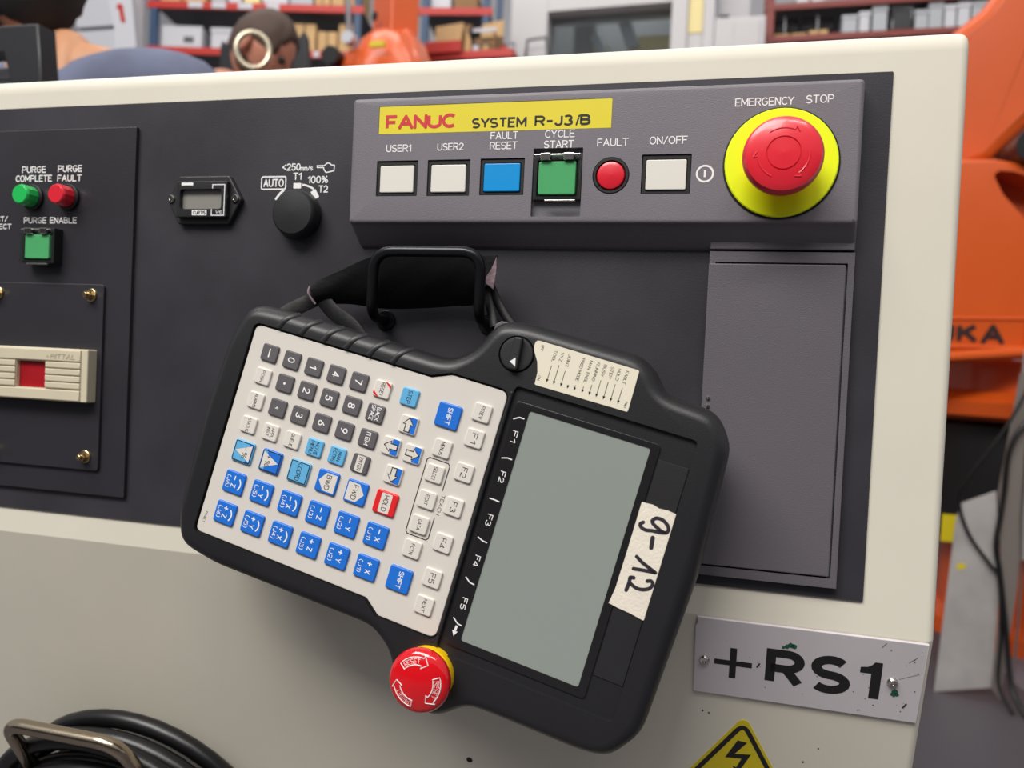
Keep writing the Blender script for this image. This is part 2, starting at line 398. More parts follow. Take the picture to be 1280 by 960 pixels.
pilot(-494.8, 106.3, 'lamp_green', 'round green indicator lamp'); pilot(-463.2, 106.3, 'lamp_red', 'round red indicator lamp')
# covered green button
def covered_button(parent, cx, cy, w, h, z0, zf, lb):
    mb = MB(); mb.slab(rrect(cx-w/2, cy-h/2, cx+w/2, cy+h/2, 0.8, 2), z0, zf - 3.5, 0.4, 2, holes=[(rrect(cx-w/2+2.2, cy-h/2+2.2, cx+w/2-2.2, cy+h/2-4.2, 0.6, 2), 3)])
    b = lab(mb.build('push_button', 'rubber', parent), lb)
    mb = MB(); mb.slab(rrect(cx-w/2+3.4, cy-h/2+3.2, cx+w/2-3.4, cy+h/2-5.2, 1.2, 3), zf-6.4, zf - 2.4, 0.5, 2); mb.build('cap', 'btn_green', b)
    mb = MB(); mb.slab(rrect(cx-w/2+0.4, cy-h/2-0.6, cx+w/2-0.4, cy+h/2-4.4, 0.6, 2), zf-1.4, zf, 0.3, 1)
    mb.build('clear_cover', 'clear_cover', b)
    for sx in (-1, 1):
        mb = MB(); mb.slab(rrect(cx+sx*w*0.24-3.1, cy+h/2-4.7, cx+sx*w*0.24+3.1, cy+h/2-0.6, 0.5, 2), zf-2.6, zf-0.2, 0.4, 2); mb.build('hinge', 'chrome', b)
    mb = MB(); mb.tube([(cx-w/2+1, cy+h/2-1.5, zf-1.4), (cx+w/2-1, cy+h/2-1.5, zf-1.4)], 0.55, 8); mb.build('hinge_pin', 'chrome', b)
    mb = MB(); mb.box(cx-w*0.22, cy-h/2-1.6, zf-1.3, cx+w*0.42, cy-h/2-0.5, zf+0.4, 0.3); mb.build('lift_lip', 'chrome', b)
covered_button(pp, -481.4, 70.1, 28, 25.5, 3, 14.5, 'square green push button under a clear hinged cover')

# ------------------------------------------------------------------ bolted socket plate
bp = Pthing('socket_plate', 'black bolted plate carrying a beige service socket, lower left of the cabinet', 'panel')
mb = MB(); mb.slab(rrect(-640, -90.5, -428.6, 43.6, 3.0, 4), 3, 5.2, 0.5, 2); mb.build('plate', 'black_plate', bp)
for bx, by in ((-438.8, 35.6), (-439.4, -80.8), (-521.6, 35.4), (-521.6, -80.8)):
    mb = MB(); mb.lathe([(4.6, 5.2), (4.6, 6.2), (4.2, 6.5)], bx, by, 24)
    mb.lathe([(3.3, 6.5), (3.3, 9.6), (2.9, 10.2)], bx, by, 6); mb.lathe([(1.9, 10.2), (1.9, 12.2), (1.5, 12.6)], bx, by, 16)
    mb.build('bolt', 'brass', bp, ang=25)
SX0, SX1, SY0, SY1 = -560.0, -432.6, -41.4, -3.5
WX0, WX1, WY0, WY1 = -494.2, -468.4, -32.6, -13.5
mb = MB(); mb.slab(rrect(SX0, SY0, SX1, SY1, 1.2, 3), 5.2, 13.6, 1.0, 3, holes=[([(WX0, WY0), (WX1, WY0), (WX1, WY1), (WX0, WY1)], 3.0)])
so = lab(mb.build('socket_cover', 'beige_plastic', bp), 'beige plastic socket cover')
mb = MB(); mb.poly([(WX0+.1, WY0+.1), (WX1-.1, WY0+.1), (WX1-.1, WY1-.1), (WX0+.1, WY1-.1)], 10.9); lab(mb.build('window', 'red_window', so, flat=True), 'dark red square window')
for k in range(4):
    y1 = -13.4 - k*4.85
    for a, b in ((SX0 + 4, WX0 - 0.3), (WX1 + 0.3, -438.0)):
        mb = MB(); mb.slab([(a, y1-4.1), (b, y1-4.1), (b, y1), (a, y1)], 13.6, 14.9, 0.6, 2); mb.build('slat', 'beige_plastic', so)
mb = MB(); mb.slab([(SX0+4, -12.6), (-438.0, -12.6), (-438.0, -4.6), (SX0+4, -4.6)], 13.6, 14.9, 0.6, 2); mb.slab([(SX0+4, -40.6), (-438.0, -40.6), (-438.0, -33.2), (SX0+4, -33.2)], 13.6, 14.9, 0.6, 2)
mb.build('rail', 'beige_plastic', so)
mb = MB(); put_text(mb, 'RITTAL', -453.0, -9.2, 3.6, 15.15, w=21, shear=0.2); mb.poly(circ(-466, -9.4, 0.9, 10), 15.15); mb.build('lettering', mat('beige_shade', '#beb39b', 0.6), so, flat=True)

# ------------------------------------------------------------------ hour meter
hm = Pthing('hour_meter', 'small black six-sided hour meter with an unlit grey display', 'meter')
hexo = [(-369.8, 86.9), (-329.8, 86.9), (-320.6, 103.6), (-330.4, 120.0), (-370.2, 120.0), (-379.2, 104.0)]
mb = MB(); mb.slab(rpoly(hexo, 2.5, 4), 0, 4.5, 1.0, 3); mb.build('flange', 'housing_flat', hm)
mb = MB(); mb.slab(rrect(-369.0, 91.0, -329.4, 115.6, 0.8, 3), 4.5, 8.0, 0.6, 2, holes=[(rrect(-366.4, 96.6, -333.6, 110.2, 2.0, 4), 3.4)])
mb.build('case', 'housing', hm)
mb = MB(); mb.slab(rrect(-366.2, 96.8, -333.8, 110.0, 2.0, 4), 4.55, 4.75); lab(mb.build('display', 'meter_glass', hm), 'grey display')
mb = MB(); mb.poly([(-365.2, 112.7), (-356.0, 112.7), (-356.0, 114.6), (-365.2, 114.6)], 8.1); mb.poly([(-356.2, 92.2), (-344.6, 92.2), (-344.6, 95.9), (-356.2, 95.9)], 8.1)
mb.stroke([(-340.6, 110.4), (-340.6, 113.0), (-331.2, 113.0), (-331.2, 92.2), (-340.9, 92.2), (-340.9, 96.4)], 0.6, 8.1, caps=False)
put_text(mb, '1/10', -335.2, 94.4, 1.9, 8.12, w=5); mb.build('printing', 'ink_white', hm, flat=True)
mb = MB(); put_text(mb, 'CURTIS', -350.4, 94.05, 2.5, 8.2, w=10, bold=0.03); mb.build('printing', 'ink_black', hm, flat=True)
for bx in (-375.6, -325.0):
    mb = MB(); mb.lathe([(2.7, 4.5), (2.7, 5.6), (2.2, 6.2), (1.2, 6.2), (1.1, 5.3)], bx, 104.3, 18); mb.build('screw', 'chrome', hm)

# ------------------------------------------------------------------ mode selector knob
kn = Pthing('selector_knob', 'round black mode selector knob under the speed markings', 'knob')
mb = MB(); mb.lathe([(16.8, 0), (16.8, 1.0), (16.4, 1.4)], -279.6, 93.8, 48); mb.build('collar', 'rubber', kn)
mb = MB(); mb.lathe([(15.6, 1.4), (15.9, 3), (15.7, 8), (15.2, 10.2), (13.8, 11.6), (8, 12.3), (0.01, 12.5)], -270.0, 93.4, 56, cap1=False)
mb.xf(Matrix.Translation(Vector((-7.6*S, 0, 0)))); mb.build('knob', 'housing_flat', kn)

# ------------------------------------------------------------------ operator panel
op = Pthing('operator_panel', 'dark grey operator box with yellow name strip, push buttons and emergency stop', 'panel')
r0 = rrect(-232.6, 72.6, 70.2, 166.0, 2.0, 4); r1 = rrect(-234.8, 85.2, 68.8, 164.6, 3.0, 4)
holes = []
BTN = [(-216.4, 102.5, -188.6, 124.8), (-182.2, 102.4, -154.4, 124.8), (-147.9, 102.6, -120.0, 125.0), (-49.8, 102.7, -21.6, 125.5)]
for b in BTN: holes.append((rrect(*b, 0.5, 2), 3.5))
holes.append((rrect(-114.9, 89.6, -84.7, 130.4, 0.6, 2), 4.0)); holes.append((circ(-67.6, 113.6, 10.9, 40), 3.5))
holes.append(([(-216.3, 141.4), (-68.6, 141.4), (-68.6, 159.0), (-216.3, 159.0)], 0.8))
rings = [[(x, y, 0) for x, y in r0], [(x, y, 3) for x, y in [(a + (c-a)*0.1, b + (d-b)*0.1) for (a, b), (c, d) in zip(r0, r1)]]]
for k in range(4):
    t = PI/2*k/3; d = 2.6*(1-math.cos(t)); rings.append([(x, y, 13.4 + 2.6*math.sin(t)) for x, y in (off(r1, d) if d > 1e-6 else r1)])
mb = MB(); mb.rings_with_holes(rings, holes); mb.build('housing', 'grey_box', op, ang=40)
mb = MB(); mb.slab([(-216.1, 141.6), (-68.8, 141.6), (-68.8, 158.8), (-216.1, 158.8)], 15.2, 15.8); strip = lab(mb.build('name_strip', 'yellow_plate', op), 'yellow name strip')
mb = MB(); put_text(mb, 'FANUC', -188.4, 148.8, 9.0, 15.9, w=46.5, bold=0.05, gap=0.0); lab(mb.build('lettering', 'ink_red', strip, flat=True), 'red letters')
mb = MB(); put_text(mb, 'SYSTEM', -137.3, 146.6, 6.2, 15.9, w=34.6, bold=0.035, gap=0.06); put_text(mb, 'R-J3', -103.4, 146.8, 6.5, 15.9, w=23.4, bold=0.035, gap=0.06)
put_text(mb, 'i', -89.6, 146.8, 6.6, 15.9, bold=0.02, shear=0.25); put_text(mb, 'B', -84.3, 146.8, 6.5, 15.9, w=6.4, bold=0.045); lab(mb.build('lettering', 'ink_black', strip, flat=True), 'dark letters')
mb = MB(); Z = 16.12
for s, x, y, w in (('USER1', -202.0, 132.4, 16.9), ('USER2', -167.7, 132.6, 17.2), ('FAULT', -133.5, 138.7, 17.4), ('RESET', -133.7, 132.6, 17.4), ('CYCLE', -99.2, 138.8, 18.2), ('START', -99.5, 132.6, 18.2), ('FAULT', -67.3, 133.0, 18.4), ('ON/OFF', -35.2, 133.4, 21.6)):
    put_text(mb, s, x, y, 4.6, Z, w=w, bold=0.01)
put_text(mb, 'EMERGENCY', 16.6, 153.6, 4.6, Z, w=31.6, bold=0.01); put_text(mb, 'STOP', 45.9, 154.0, 4.6, Z, w=14.6, bold=0.01)
mb.stroke(circ(-13.8, 113.9, 4.5, 32), 1.1, Z, closed=True); mb.stroke([(-13.8, 111.9), (-13.8, 115.9)], 1.2, Z, caps=False)
lab(mb.build('lettering', 'ink_white', op, flat=True), 'white button captions')
for i, (b, m, lb) in enumerate(zip(BTN, ('btn_white', 'btn_white', 'btn_blue', 'btn_white'), ('white push button under USER1', 'white push button under USER2', 'blue push button under FAULT RESET', 'white push button under ON/OFF'))):
    x0, y0, x1, y1 = b
    mb = MB(); mb.slab(rrect(x0+.2, y0+.2, x1-.2, y1-.2, 0.4, 2), 12.5, 15.2, 0.3, 1, holes=[(rrect(x0+2.2, y0+2.0, x1-2.2, y1-2.6, 0.6, 2), 2.2)])
    o = lab(mb.build('push_button', 'recess_dark', op), lb)
    mb = MB(); mb.slab(rrect(x0+2.6, y0+2.3, x1-2.6, y1-3.2, 0.9, 3), 13.0, 16.2, 0.45, 2); mb.build('cap', m, o)
covered_button(op, -99.8, 113.6, 29.4, 28.0, 12.2, 18.8, 'green push button under a clear hinged cover')
mb = MB(); mb.lathe([(10.7, 12.5), (10.7, 15.8), (10.2, 16.2), (9.0, 16.2), (8.7, 14.0)], -67.6, 113.6, 40); o = lab(mb.build('indicator_lamp', 'rubber', op), 'round red fault lamp')
mb = MB(); mb.lathe([(8.4, 14.0), (8.3, 15.6), (7.8, 16.6), (6, 17.2), (0.01, 17.4)], -67.6, 113.6, 40, cap1=False); mb.build('lens', 'lamp_red', o)
# emergency stop
EX, EY = 27.0, 119.0
mb = MB(); mb.lathe([(31.2, 15.9), (31.2, 16.5), (30.6, 16.9)], EX, EY, 64); es = lab(mb.build('emergency_stop', 'recess_dark', op), 'red mushroom emergency stop on a yellow disc')
mb = MB(); mb.lathe([(30.2, 16.5), (30.2, 17.6), (29.6, 18.1)], EX, EY, 64); lab(mb.build('collar', 'yellow_stop', es), 'yellow disc')
prof = [(11.5, 17.9), (11.5, 27), (17.5, 29.5), (20.2, 33), (20.9, 36.5), (20.6, 39.5), (19.2, 42.2), (16.0, 43.6), (8.95, 44.4), (8.8, 43.7), (8.35, 43.7), (8.2, 44.5), (0.01, 44.9)]
mb = MB(); mb.lathe(prof, EX - 0.3, EY - 1.6, 72, cap1=False)
for k in range(3):
    a0 = 125 - 120*k
    rr = lambda r: 44.05 - (r - 12) * 0.11
    pts = arcpts(EX - 0.3, EY - 1.6, 13.2, a0, a0 - 58, 14)
    mb.tube([(x, y, 43.85) for x, y in pts], 0.42, 6)
    ex, ey = pts[-1]; t = math.radians(a0 - 58 - 90); nn = math.radians(a0 - 58)
    tip = (ex + 2.6*math.cos(t), ey + 2.6*math.sin(t), 43.85)
    mb.tube([tip, (ex + 2.0*math.cos(nn), ey + 2.0*math.sin(nn), 43.8)], 0.4, 6); mb.tube([(ex + 2.0*math.cos(nn), ey + 2.0*math.sin(nn), 43.8), (ex, ey, 43.85)], 0.4, 6)
lab(mb.build('mushroom_cap', 'red_cap', es), 'red twist-release cap')

# ------------------------------------------------------------------ storage door unit
dd = Pthing('storage_compartment', 'tall dark grey flat compartment door below the emergency stop', 'door')
mb = MB(); mb.slab([(-9.0, -118.0), (70.2, -118.0), (70.2, 71.6), (-9.0, 71.6)], 0, 5.0, 0.6, 2, holes=[([(-5.5, -112.4), (66.6, -112.4), (66.6, 65.4), (-5.5, 65.4)], 3.0)])
mb.build('frame', 'grey_door', dd)
mb = MB(); mb.slab([(-9.0, 72.7), (69.8, 72.7), (69.8, 85.0), (-9.0, 85.0)], 0, 5.6, 0.6, 2); mb.build('top_rail', 'grey_door', dd)
mb = MB(); mb.slab(rrect(-9.2, -111.4, 65.6, 64.4, 0.8, 2), 2.2, 6.0, 0.6, 2); mb.build('door', 'grey_door', dd)
for y in (-14.0, -18.7):
    mb = MB(); mb.lathe([(1.1, 6.0), (1.1, 6.8), (0.7, 7.3), (0.01, 7.4)], -5.6, y, 14, cap1=False); mb.build('pin', 'chrome', dd)

# ------------------------------------------------------------------ name plate, warning sign on the lower front
SM = slope_at()
sp = thing('name_plate', 'scuffed white metal plate reading +RS1 screwed to the lower right front', 'sign', SM)
mb = MB(); mb.slab([(-5.5, -53.6), (-5.0, -54.4), (120.6, -54.8), (120.7, -1.0), (-5.2, -0.6), (-5.0, -4.5), (-6.0, -6.5)], 0, 1.6, 0.35, 2); mb.build('plate', 'sign_white', sp)
mb = MB()
mb.poly([(6.0, -32.0), (27.8, -32.0), (27.8, -28.4), (6.0, -28.4)], 1.72); mb.poly([(14.9, -40.9), (18.8, -40.9), (18.8, -19.4), (14.9, -19.4)], 1.73)
put_text(mb, 'R', 46.3, -29.0, 25.6, 1.72, w=21.6, bold=0.046); put_text(mb, 'S', 71.7, -29.2, 26.4, 1.72, w=22, bold=0.046); mb.poly([(93.2, -41.7), (98.7, -41.7), (98.7, -16.6), (94.6, -16.6), (93.2, -18.6), (91.0, -20.2), (87.2, -20.8), (87.2, -24.6), (93.2, -24.6)], 1.72)
lab(mb.build('lettering', 'ink_black', sp, flat=True), 'black letters +RS1')
for spots in (((46.5, -13.4, 1.6), (48.6, -12.4, 1.9), (50.4, -12.9, 1.6), (44.6, -14.4, 1.0)), ((107.0, -35.0, 2.0), (106.2, -36.8, 1.6), (108.2, -36.8, 1.2))):
    mb = MB()
    for cx, cy, r in spots: mb.poly([(cx + r*(0.7 + random.random()*0.5)*math.cos(t*0.6), cy + r*(0.7 + random.random()*0.5)*math.sin(t*0.6)) for t in range(10)], 1.75)
    mb.build('paint_spot', 'green_paint', sp, flat=True)
mb = MB()
mb.stroke([(113.6, -42.4), (112.2, -45.0)], 1.0, 1.76); mb.stroke([(32.0, -28.0), (30.8, -30.6)], 1.0, 1.76)
for i in range(26):
    x, y = random.uniform(84, 118), random.uniform(-52, -4)
    if random.random() < 0.6 or y < -44: mb.poly(circ(x, y, random.uniform(0.15, 0.4), 7), 1.74)
for i in range(10): mb.poly(circ(random.uniform(12, 70), random.uniform(-50, -6), random.uniform(0.15, 0.35), 7), 1.74)
mb.stroke([(112, -14), (116, -10)], 0.25, 1.74); mb.stroke([(108, -26), (118, -21)], 0.2, 1.74); mb.stroke([(97, -6), (99, -3)], 0.25, 1.74)
mb.build('scratch', 'dirt', sp, flat=True)['kind'] = 'stuff'
for x, y in ((0.2, -30.2), (104.9, -28.6)):
    mb = MB(); mb.lathe([(3.1, 1.6), (3.1, 2.2), (2.4, 3.2), (1.3, 3.5), (1.1, 2.6)], x, y, 20); mb.build('rivet', 'chrome', sp)
ws = thing('warning_sign', 'yellow triangular electrical hazard sticker with black border below the white plate', 'sign', slope_at(24.0, -108.0) @ Matrix.Rotation(math.radians(-3), 4, 'Z'))
def tri(r): return [(r*math.cos(math.radians(90 + 120*k)), r*math.sin(math.radians(90 + 120*k))) for k in range(3)]
mb = MB(); mb.slab(rpoly(tri(40), 5, 6), 0, 0.3); mb.build('sticker', 'sticker_yellow', ws)
mb = MB(); mb.stroke(rpoly(tri(33.4), 4, 6), 3.0, 0.42, closed=True)
mb.poly([(-2.2, 20.0), (3.6, 19.4), (-2.9, 9.0), (6.9, 11.0), (2.0, -2.0), (4.6, -1.2), (0.5, -10), (-3.0, -0.5), (-0.8, -1.2), (1.6, 6.4), (-8.3, 5.0)], 0.42)
lab(mb.build('symbol', 'ink_black', ws, flat=True), 'black lightning bolt and border')

# ------------------------------------------------------------------ hanger hook on the panel, cable hook and cable coil
def smooth(pts, n=8):
    P = [Vector(p) for p in pts]; out = []
    for i in range(len(P)-1):
        p0 = P[max(i-1, 0)]; p1 = P[i]; p2 = P[i+1]; p3 = P[min(i+2, len(P)-1)]
        for k in range(n):
            t = k/n; out.append(0.5*((2*p1) + (p2-p0)*t + (2*p0-5*p1+4*p2-p3)*t*t + (3*p1-p0-3*p2+p3)*t**3))
    out.append(P[-1]); return [tuple(p) for p in out]
def fillet(pts, r, seg=7):
    P = [Vector(p) for p in pts]; out = [P[0]]
    for i in range(1, len(P)-1):
        a = (P[i-1]-P[i]); b = (P[i+1]-P[i]); t = min(r, a.length*0.48, b.length*0.48); a.normalize(); b.normalize()
        q0, q1 = P[i]+a*t, P[i]+b*t
        for k in range(seg+1):
            s = k/seg; out.append(q0*(1-s)**2 + P[i]*2*s*(1-s) + q1*s*s)
    out.append(P[-1]); return [tuple(p) for p in out]
hk = Pthing('hanger_hook', 'black bent-rod hook on the panel holding up the teach pendant strap', 'hook')
mb = MB(); mb.tube(fillet([(-212.5, 25, 0), (-212.5, 26, 24), (-206, 65, 37), (-138, 65, 37), (-142.5, 26, 24), (-142.5, 25, 0)], 13), 3.3, 14); mb.build('rod', 'steel_dark', hk)
for x in (-212.5, -142.5):
    mb = MB(); mb.lathe([(6.5, 0), (6.5, 1.5), (5.8, 2.0)], x, 25, 24); mb.build('base_flange', 'steel_dark', hk)
ch = thing('cable_hook', 'chrome bent-bar hook carrying the black cable coil at the lower left', 'hook', SM)
mb = MB(); mb.tube(fillet([(-502, -210, 0), (-502, -208, 36), (-490, -122.5, 60), (-394, -122.5, 60), (-386, -204, 36), (-386, -210, 0)], 17), 5.2, 16); mb.build('bar', 'chrome_warm', ch)
for x in (-502, -386):
    mb = MB(); mb.lathe([(11, 0), (11, 2.5), (10, 3.2)], x, -210, 24); mb.build('base_flange', 'steel_dark', ch)
cc = thing('cable_coil', 'thick black cable wound into a coil hanging on the chrome hook', 'cable', SM)
mb = MB(); pts = []
N = 7; R0 = 118
for i in range(N*44 + 1):
    t = i/44; a = 2*PI*t - PI/2
    r = R0 - 10.5*(1 - math.cos(2*PI*t*0.37)) + 3*math.sin(t*2.3) - 4*math.sin(a)*math.sin(t); pts.append((-436 + r*math.cos(a), -262 + 5*math.sin(2.3*t) + r*math.sin(a)*0.97, 9 + 46*t/N + 2*math.sin(3*t)))
mb.tube(pts, 6.8, 10); mb.build('cable', 'cable_black', cc)

# ------------------------------------------------------------------ teach pendant
th, ph = math.radians(13.5), math.radians(4.0)
n_ = Vector((0, -math.cos(ph), math.sin(ph))); v0 = Vector((0, math.sin(ph), math.cos(ph))); u0 = Vector((1, 0, 0))
TM = frame((-0.1219, -0.070, CAMZ - 0.0853), u0*math.cos(th) - v0*math.sin(th), u0*math.sin(th) + v0*math.cos(th), n_)
tp = thing('teach_pendant', 'black handheld teach pendant with white keypad and grey screen, hanging tilted', 'controller', TM)
outline = [(-177.5, 77.5), (-150, 79), (-44, 79), (-33, 88), (-24, 108), (-8, 111), (58, 110.5), (69, 103), (72, 95), (104, 93), (115, 78), (118, 10), (114, -78), (102, -96.5), (86, -98.8),
           (40, -99), (22, -99.5), (8, -112), (-8, -114), (-22, -104), (-30, -88), (-44, -79), (-150, -79.8), (-178, -76), (-185, -55), (-186.5, 10), (-184.5, 52)]
outline = outline[::-1]
rad = {(-177.5, 77.5): 14, (-44, 79): 14, (-33, 88): 16, (-24, 108): 12, (58, 110.5): 9, (69, 103): 12, (72, 95): 8, (104, 93): 12, (115, 78): 14, (102, -96.5): 14, (114, -78): 18, (22, -99.5): 12, (8, -112): 12, (-8, -114): 12, (-22, -104): 12, (-30, -88): 12, (-44, -79): 12, (-178, -76): 13, (-185, -55): 14}
ol = rpoly(outline, [rad.get(p, 8) for p in outline], 6)
# resample evenly so the wide edge rounding offsets cleanly
def resample(P, step):
    out = []; n = len(P); L = [0]
    for i in range(n): L.append(L[-1] + (Vector(P[(i+1) % n]) - Vector(P[i])).length)
    m = int(L[-1] / step); j = 0
    for k in range(m):
        t = L[-1]*k/m
        while L[j+1] < t: j += 1
        s = (t - L[j]) / max(1e-9, L[j+1]-L[j]); a, b = Vector(P[j]), Vector(P[(j+1) % n]); q = a + (b-a)*s; out.append((q.x, q.y))
    return out
def relax(P, it):
    for _ in range(it):
        n = len(P); P = [((P[i-1][0] + 2*P[i][0] + P[(i+1) % n][0]) / 4, (P[i-1][1] + 2*P[i][1] + P[(i+1) % n][1]) / 4) for i in range(n)]
    return P
ol = relax(resample(ol, 3.0), 3)
kp = rpoly([(-166.8, 65.6), (-51, 66.3), (-39.5, 71.0), (-5.6, 71.0), (-5.2, -70.2), (-41, -70.2), (-50.5, -63.2), (-167.2, -63.2)][::-1], [4, 3, 3, 5, 5, 3, 3, 4][::-1], 5)
wells = [(off(kp, -1.2), 2.6), (rpoly([(-2.6, 75.8), (98.4, 75.8), (98.4, -76.0), (-2.6, -76.0)][::-1], 3.0, 4), 2.2), (circ(-7.2, 92.2, 10.2, 40), 3.0)]
rings = [[(x, y, -44) for x, y in off(ol, 7)], [(x, y, -38) for x, y in off(ol, 2)], [(x, y, -30) for x, y in ol], [(x, y, -18.6) for x, y in ol], [(x, y, -18.2) for x, y in off(ol, 0.6)], [(x, y, -17.2) for x, y in off(ol, 0.6)], [(x, y, -16.8) for x, y in ol]]
for k in range(9):
    t = PI/2*k/8; d = 8.2*(1-math.cos(t)); z = -11 + 11*math.sin(t)
    P = off(ol, d) if d > 1e-6 else ol
    if k > 3: P = relax(P, 1)
    rings.append([(x, y, z) for x, y in P])
mb = MB(); mb.rings_with_holes(rings, wells); mb.build('housing', 'housing', tp, ang=48)
# keypad membrane
mb = MB(); mb.slab(kp, -2.6, -1.3, 0.5, 2); mem = lab(mb.build('keypad', 'membrane', tp), 'off-white keypad sheet')
ZK = -1.3
mb = MB()
mb.stroke([(-25.6, 8.0), (-25.6, 22.0), (-26.8, 23.4), (-38.3, 23.4), (-39.5, 22.0), (-39.5, -19.6), (-38.3, -20.9), (-26.8, -20.9), (-25.6, -19.6), (-25.6, -7.4)], 0.55, ZK + 0.08, caps=False)
put_text(mb, 'TEACH', -24.3, 0.2, 2.2, ZK + 0.08, w=11.6, rot=-90, bold=0); put_text(mb, 'PNE1', -163.4, -53.6, 1.6, ZK + 0.08, w=6.5, rot=-90, bold=0)
lab(mb.build('lettering', 'ink_black', mem, flat=True), 'printed TEACH frame')
# keys: every key is a part, its print a sub-part
def key(x, y, w, h, m, lb, legend=(), ink='ink_white', hgt=1.4, rr=1.5):
    mb = MB(); mb.slab(rrect(x-w/2, y-h/2, x+w/2, y+h/2, rr, 3), ZK - 0.2, ZK + hgt, 0.65, 3)
    o = lab(mb.build('key', m, tp), lb)
    if legend:
        mb = MB()
        for s, dx, dy, cap, tw in legend: put_text(mb, s, x+dx, y+dy, cap, ZK + hgt + 0.06, w=tw, rot=-90, bold=0.015 if ink == 'ink_white' else 0.0)
        mb.build('legend', ink, o, flat=True)
    return o
ZT = ZK + 1.46
def inlay(o, pts, m, z=0.0, name='inlay'):
    mb = MB(); mb.poly(pts, ZT + z); return mb.build(name, m, o, flat=True)
NX = (-152.3, -137.1, -122.1, -107.1, -92.1, -76.9); NY = (51.5, 37.2, 22.2, 7.2)
G = dict(w=10.8, h=10.2)
for (i, j), s in {(0, 0): '-', (1, 0): '0', (2, 0): '1', (3, 0): '4', (4, 0): '7', (1, 1): '.', (2, 1): '2', (3, 1): '5', (4, 1): '8', (1, 2): ',', (2, 2): '3', (3, 2): '6', (4, 2): '9'}.items():
    x, y = NX[i], NY[j]
    nm = {'-': 'minus', '.': 'point', ',': 'comma'}.get(s, s)
    if s == '-':
        o = key(x, y, 10.8, 10.2, 'key_grey', 'dark grey key marked minus')
        mb = MB(); mb.stroke([(x, y+2.6), (x, y-2.6)], 0.8, ZT, caps=False); mb.build('legend', 'ink_white', o, flat=True)
    elif s in '.,':
        o = key(x, y, 10.8, 10.2, 'key_grey', 'dark grey key marked ' + nm)
        mb = MB(); mb.poly(circ(x, y, 0.75, 10), ZT)
        if s == ',': mb.poly([(x+0.3, y+0.7), (x+0.3, y-0.7), (x-1.6, y-0.6)], ZT)
        mb.build('legend', 'ink_white', o, flat=True)
    else: key(x, y, 10.8, 10.2, 'key_grey', 'dark grey number key ' + nm, [(s, 0, 0, 4.6, None)])
key(NX[5], NY[1], 10.8, 10.2, 'key_grey', 'dark grey BACK SPACE key', [('BACK', 1.7, 0, 2.6, 8.0), ('SPACE', -1.7, 0, 2.6, 9.0)])
key(NX[5], NY[2], 10.8, 10.2, 'key_grey', 'dark grey ITEM key', [('ITEM', 0, 0, 2.9, 7.6)])
for (i, j), t in {(0, 1): [('POSN', 0, 0, 2.1, 7.0)], (0, 2): [('ALARMS', 0, 0, 2.0, 8.4)], (0, 3): [('STATUS', 0, 0, 2.1, 8.4)], (1, 3): [('APPL', 1.6, 0, 2.1, 6.2), ('INST', -1.6, 0, 2.1, 5.4)], (2, 3): [('QUEUE', 0, 0, 2.1, 8.0)]}.items():
    key(NX[i], NY[j], 10.2, 9.8, 'key_white', 'white %s key' % ' '.join(a[0] for a in t), t, 'ink_black')
key(NX[3], NY[3], 10.4, 10.0, 'key_cyan', 'light blue MOVE MENU key', [('MOVE', 1.6, 0, 2.4, 7.6), ('MENU', -1.6, 0, 2.4, 7.6)], 'ink_black')
key(NX[4], NY[3], 10.4, 10.0, 'key_cyan', 'light blue MAN FCTNS key', [('MAN', 1.6, 0, 2.4, 5.6), ('FCTNS', -1.6, 0, 2.4, 7.8)], 'ink_black')
x, y = NX[5], NY[3]
o = key(x, y, 10.8, 10.4, 'key_grey', 'dark grey ENTER key with white label'); inlay(o, rrect(x-2.6, y-4.6, x+2.6, y+4.6, 0.8, 3), 'key_white')
mb = MB(); put_text(mb, 'ENTER', x, y, 2.4, ZT+.05, w=7.6, rot=-90, bold=0); mb.build('legend', 'ink_black', o, flat=True)
x, y = -76.9, 51.5
o = key(x, y, 10.2, 9.8, 'key_white', 'white RESET key with red corners', [('RESET', 0, 0, 2.4, 8.0)], 'ink_black')
inlay(o, [(x-4.9, y-1.5), (x-4.9, y-3.2), (x-2.4, y-4.7), (x-0.8, y-4.7)], 'key_red', 0.02); inlay(o, [(x+4.9, y+1.5), (x+4.9, y+3.2), (x+2.4, y+4.7), (x+0.8, y+4.7)], 'key_red', 0.02)
key(-59.8, 52.0, 10.4, 10.0, 'key_cyan', 'light blue STEP key', [('STEP', 0, 0, 2.6, 7.4)], 'ink_black')
# cursor keys
for x, y, a, nm in ((-55.6, 37.0, 0, 'up'), (-62.0, 22.4, 90, 'left'), (-48.2, 22.1, -90, 'right'), (-55.8, 7.4, 180, 'down')):
    o = key(x, y, 10.6, 10.4, 'key_white', 'white and blue cursor key pointing ' + nm)
    inlay(o, rrect(x+0.4, y-4.5, x+4.7, y+4.5, 0.6, 2), 'key_blue', 0.0)
    ar = [(-1.5, -4.0), (1.5, -4.0), (1.5, 0.2), (3.1, 0.2), (0, 4.0), (-3.1, 0.2), (-1.5, 0.2)]
    c, s_ = math.cos(math.radians(a)), math.sin(math.radians(a)); ar = [(x + px*c - py*s_, y + px*s_ + py*c) for px, py in ar]
    inlay(o, ar, 'key_white', 0.04)
    mb = MB(); mb.stroke(ar, 0.55, ZT + 0.08, closed=True); mb.build('legend', 'ink_black', o, flat=True)
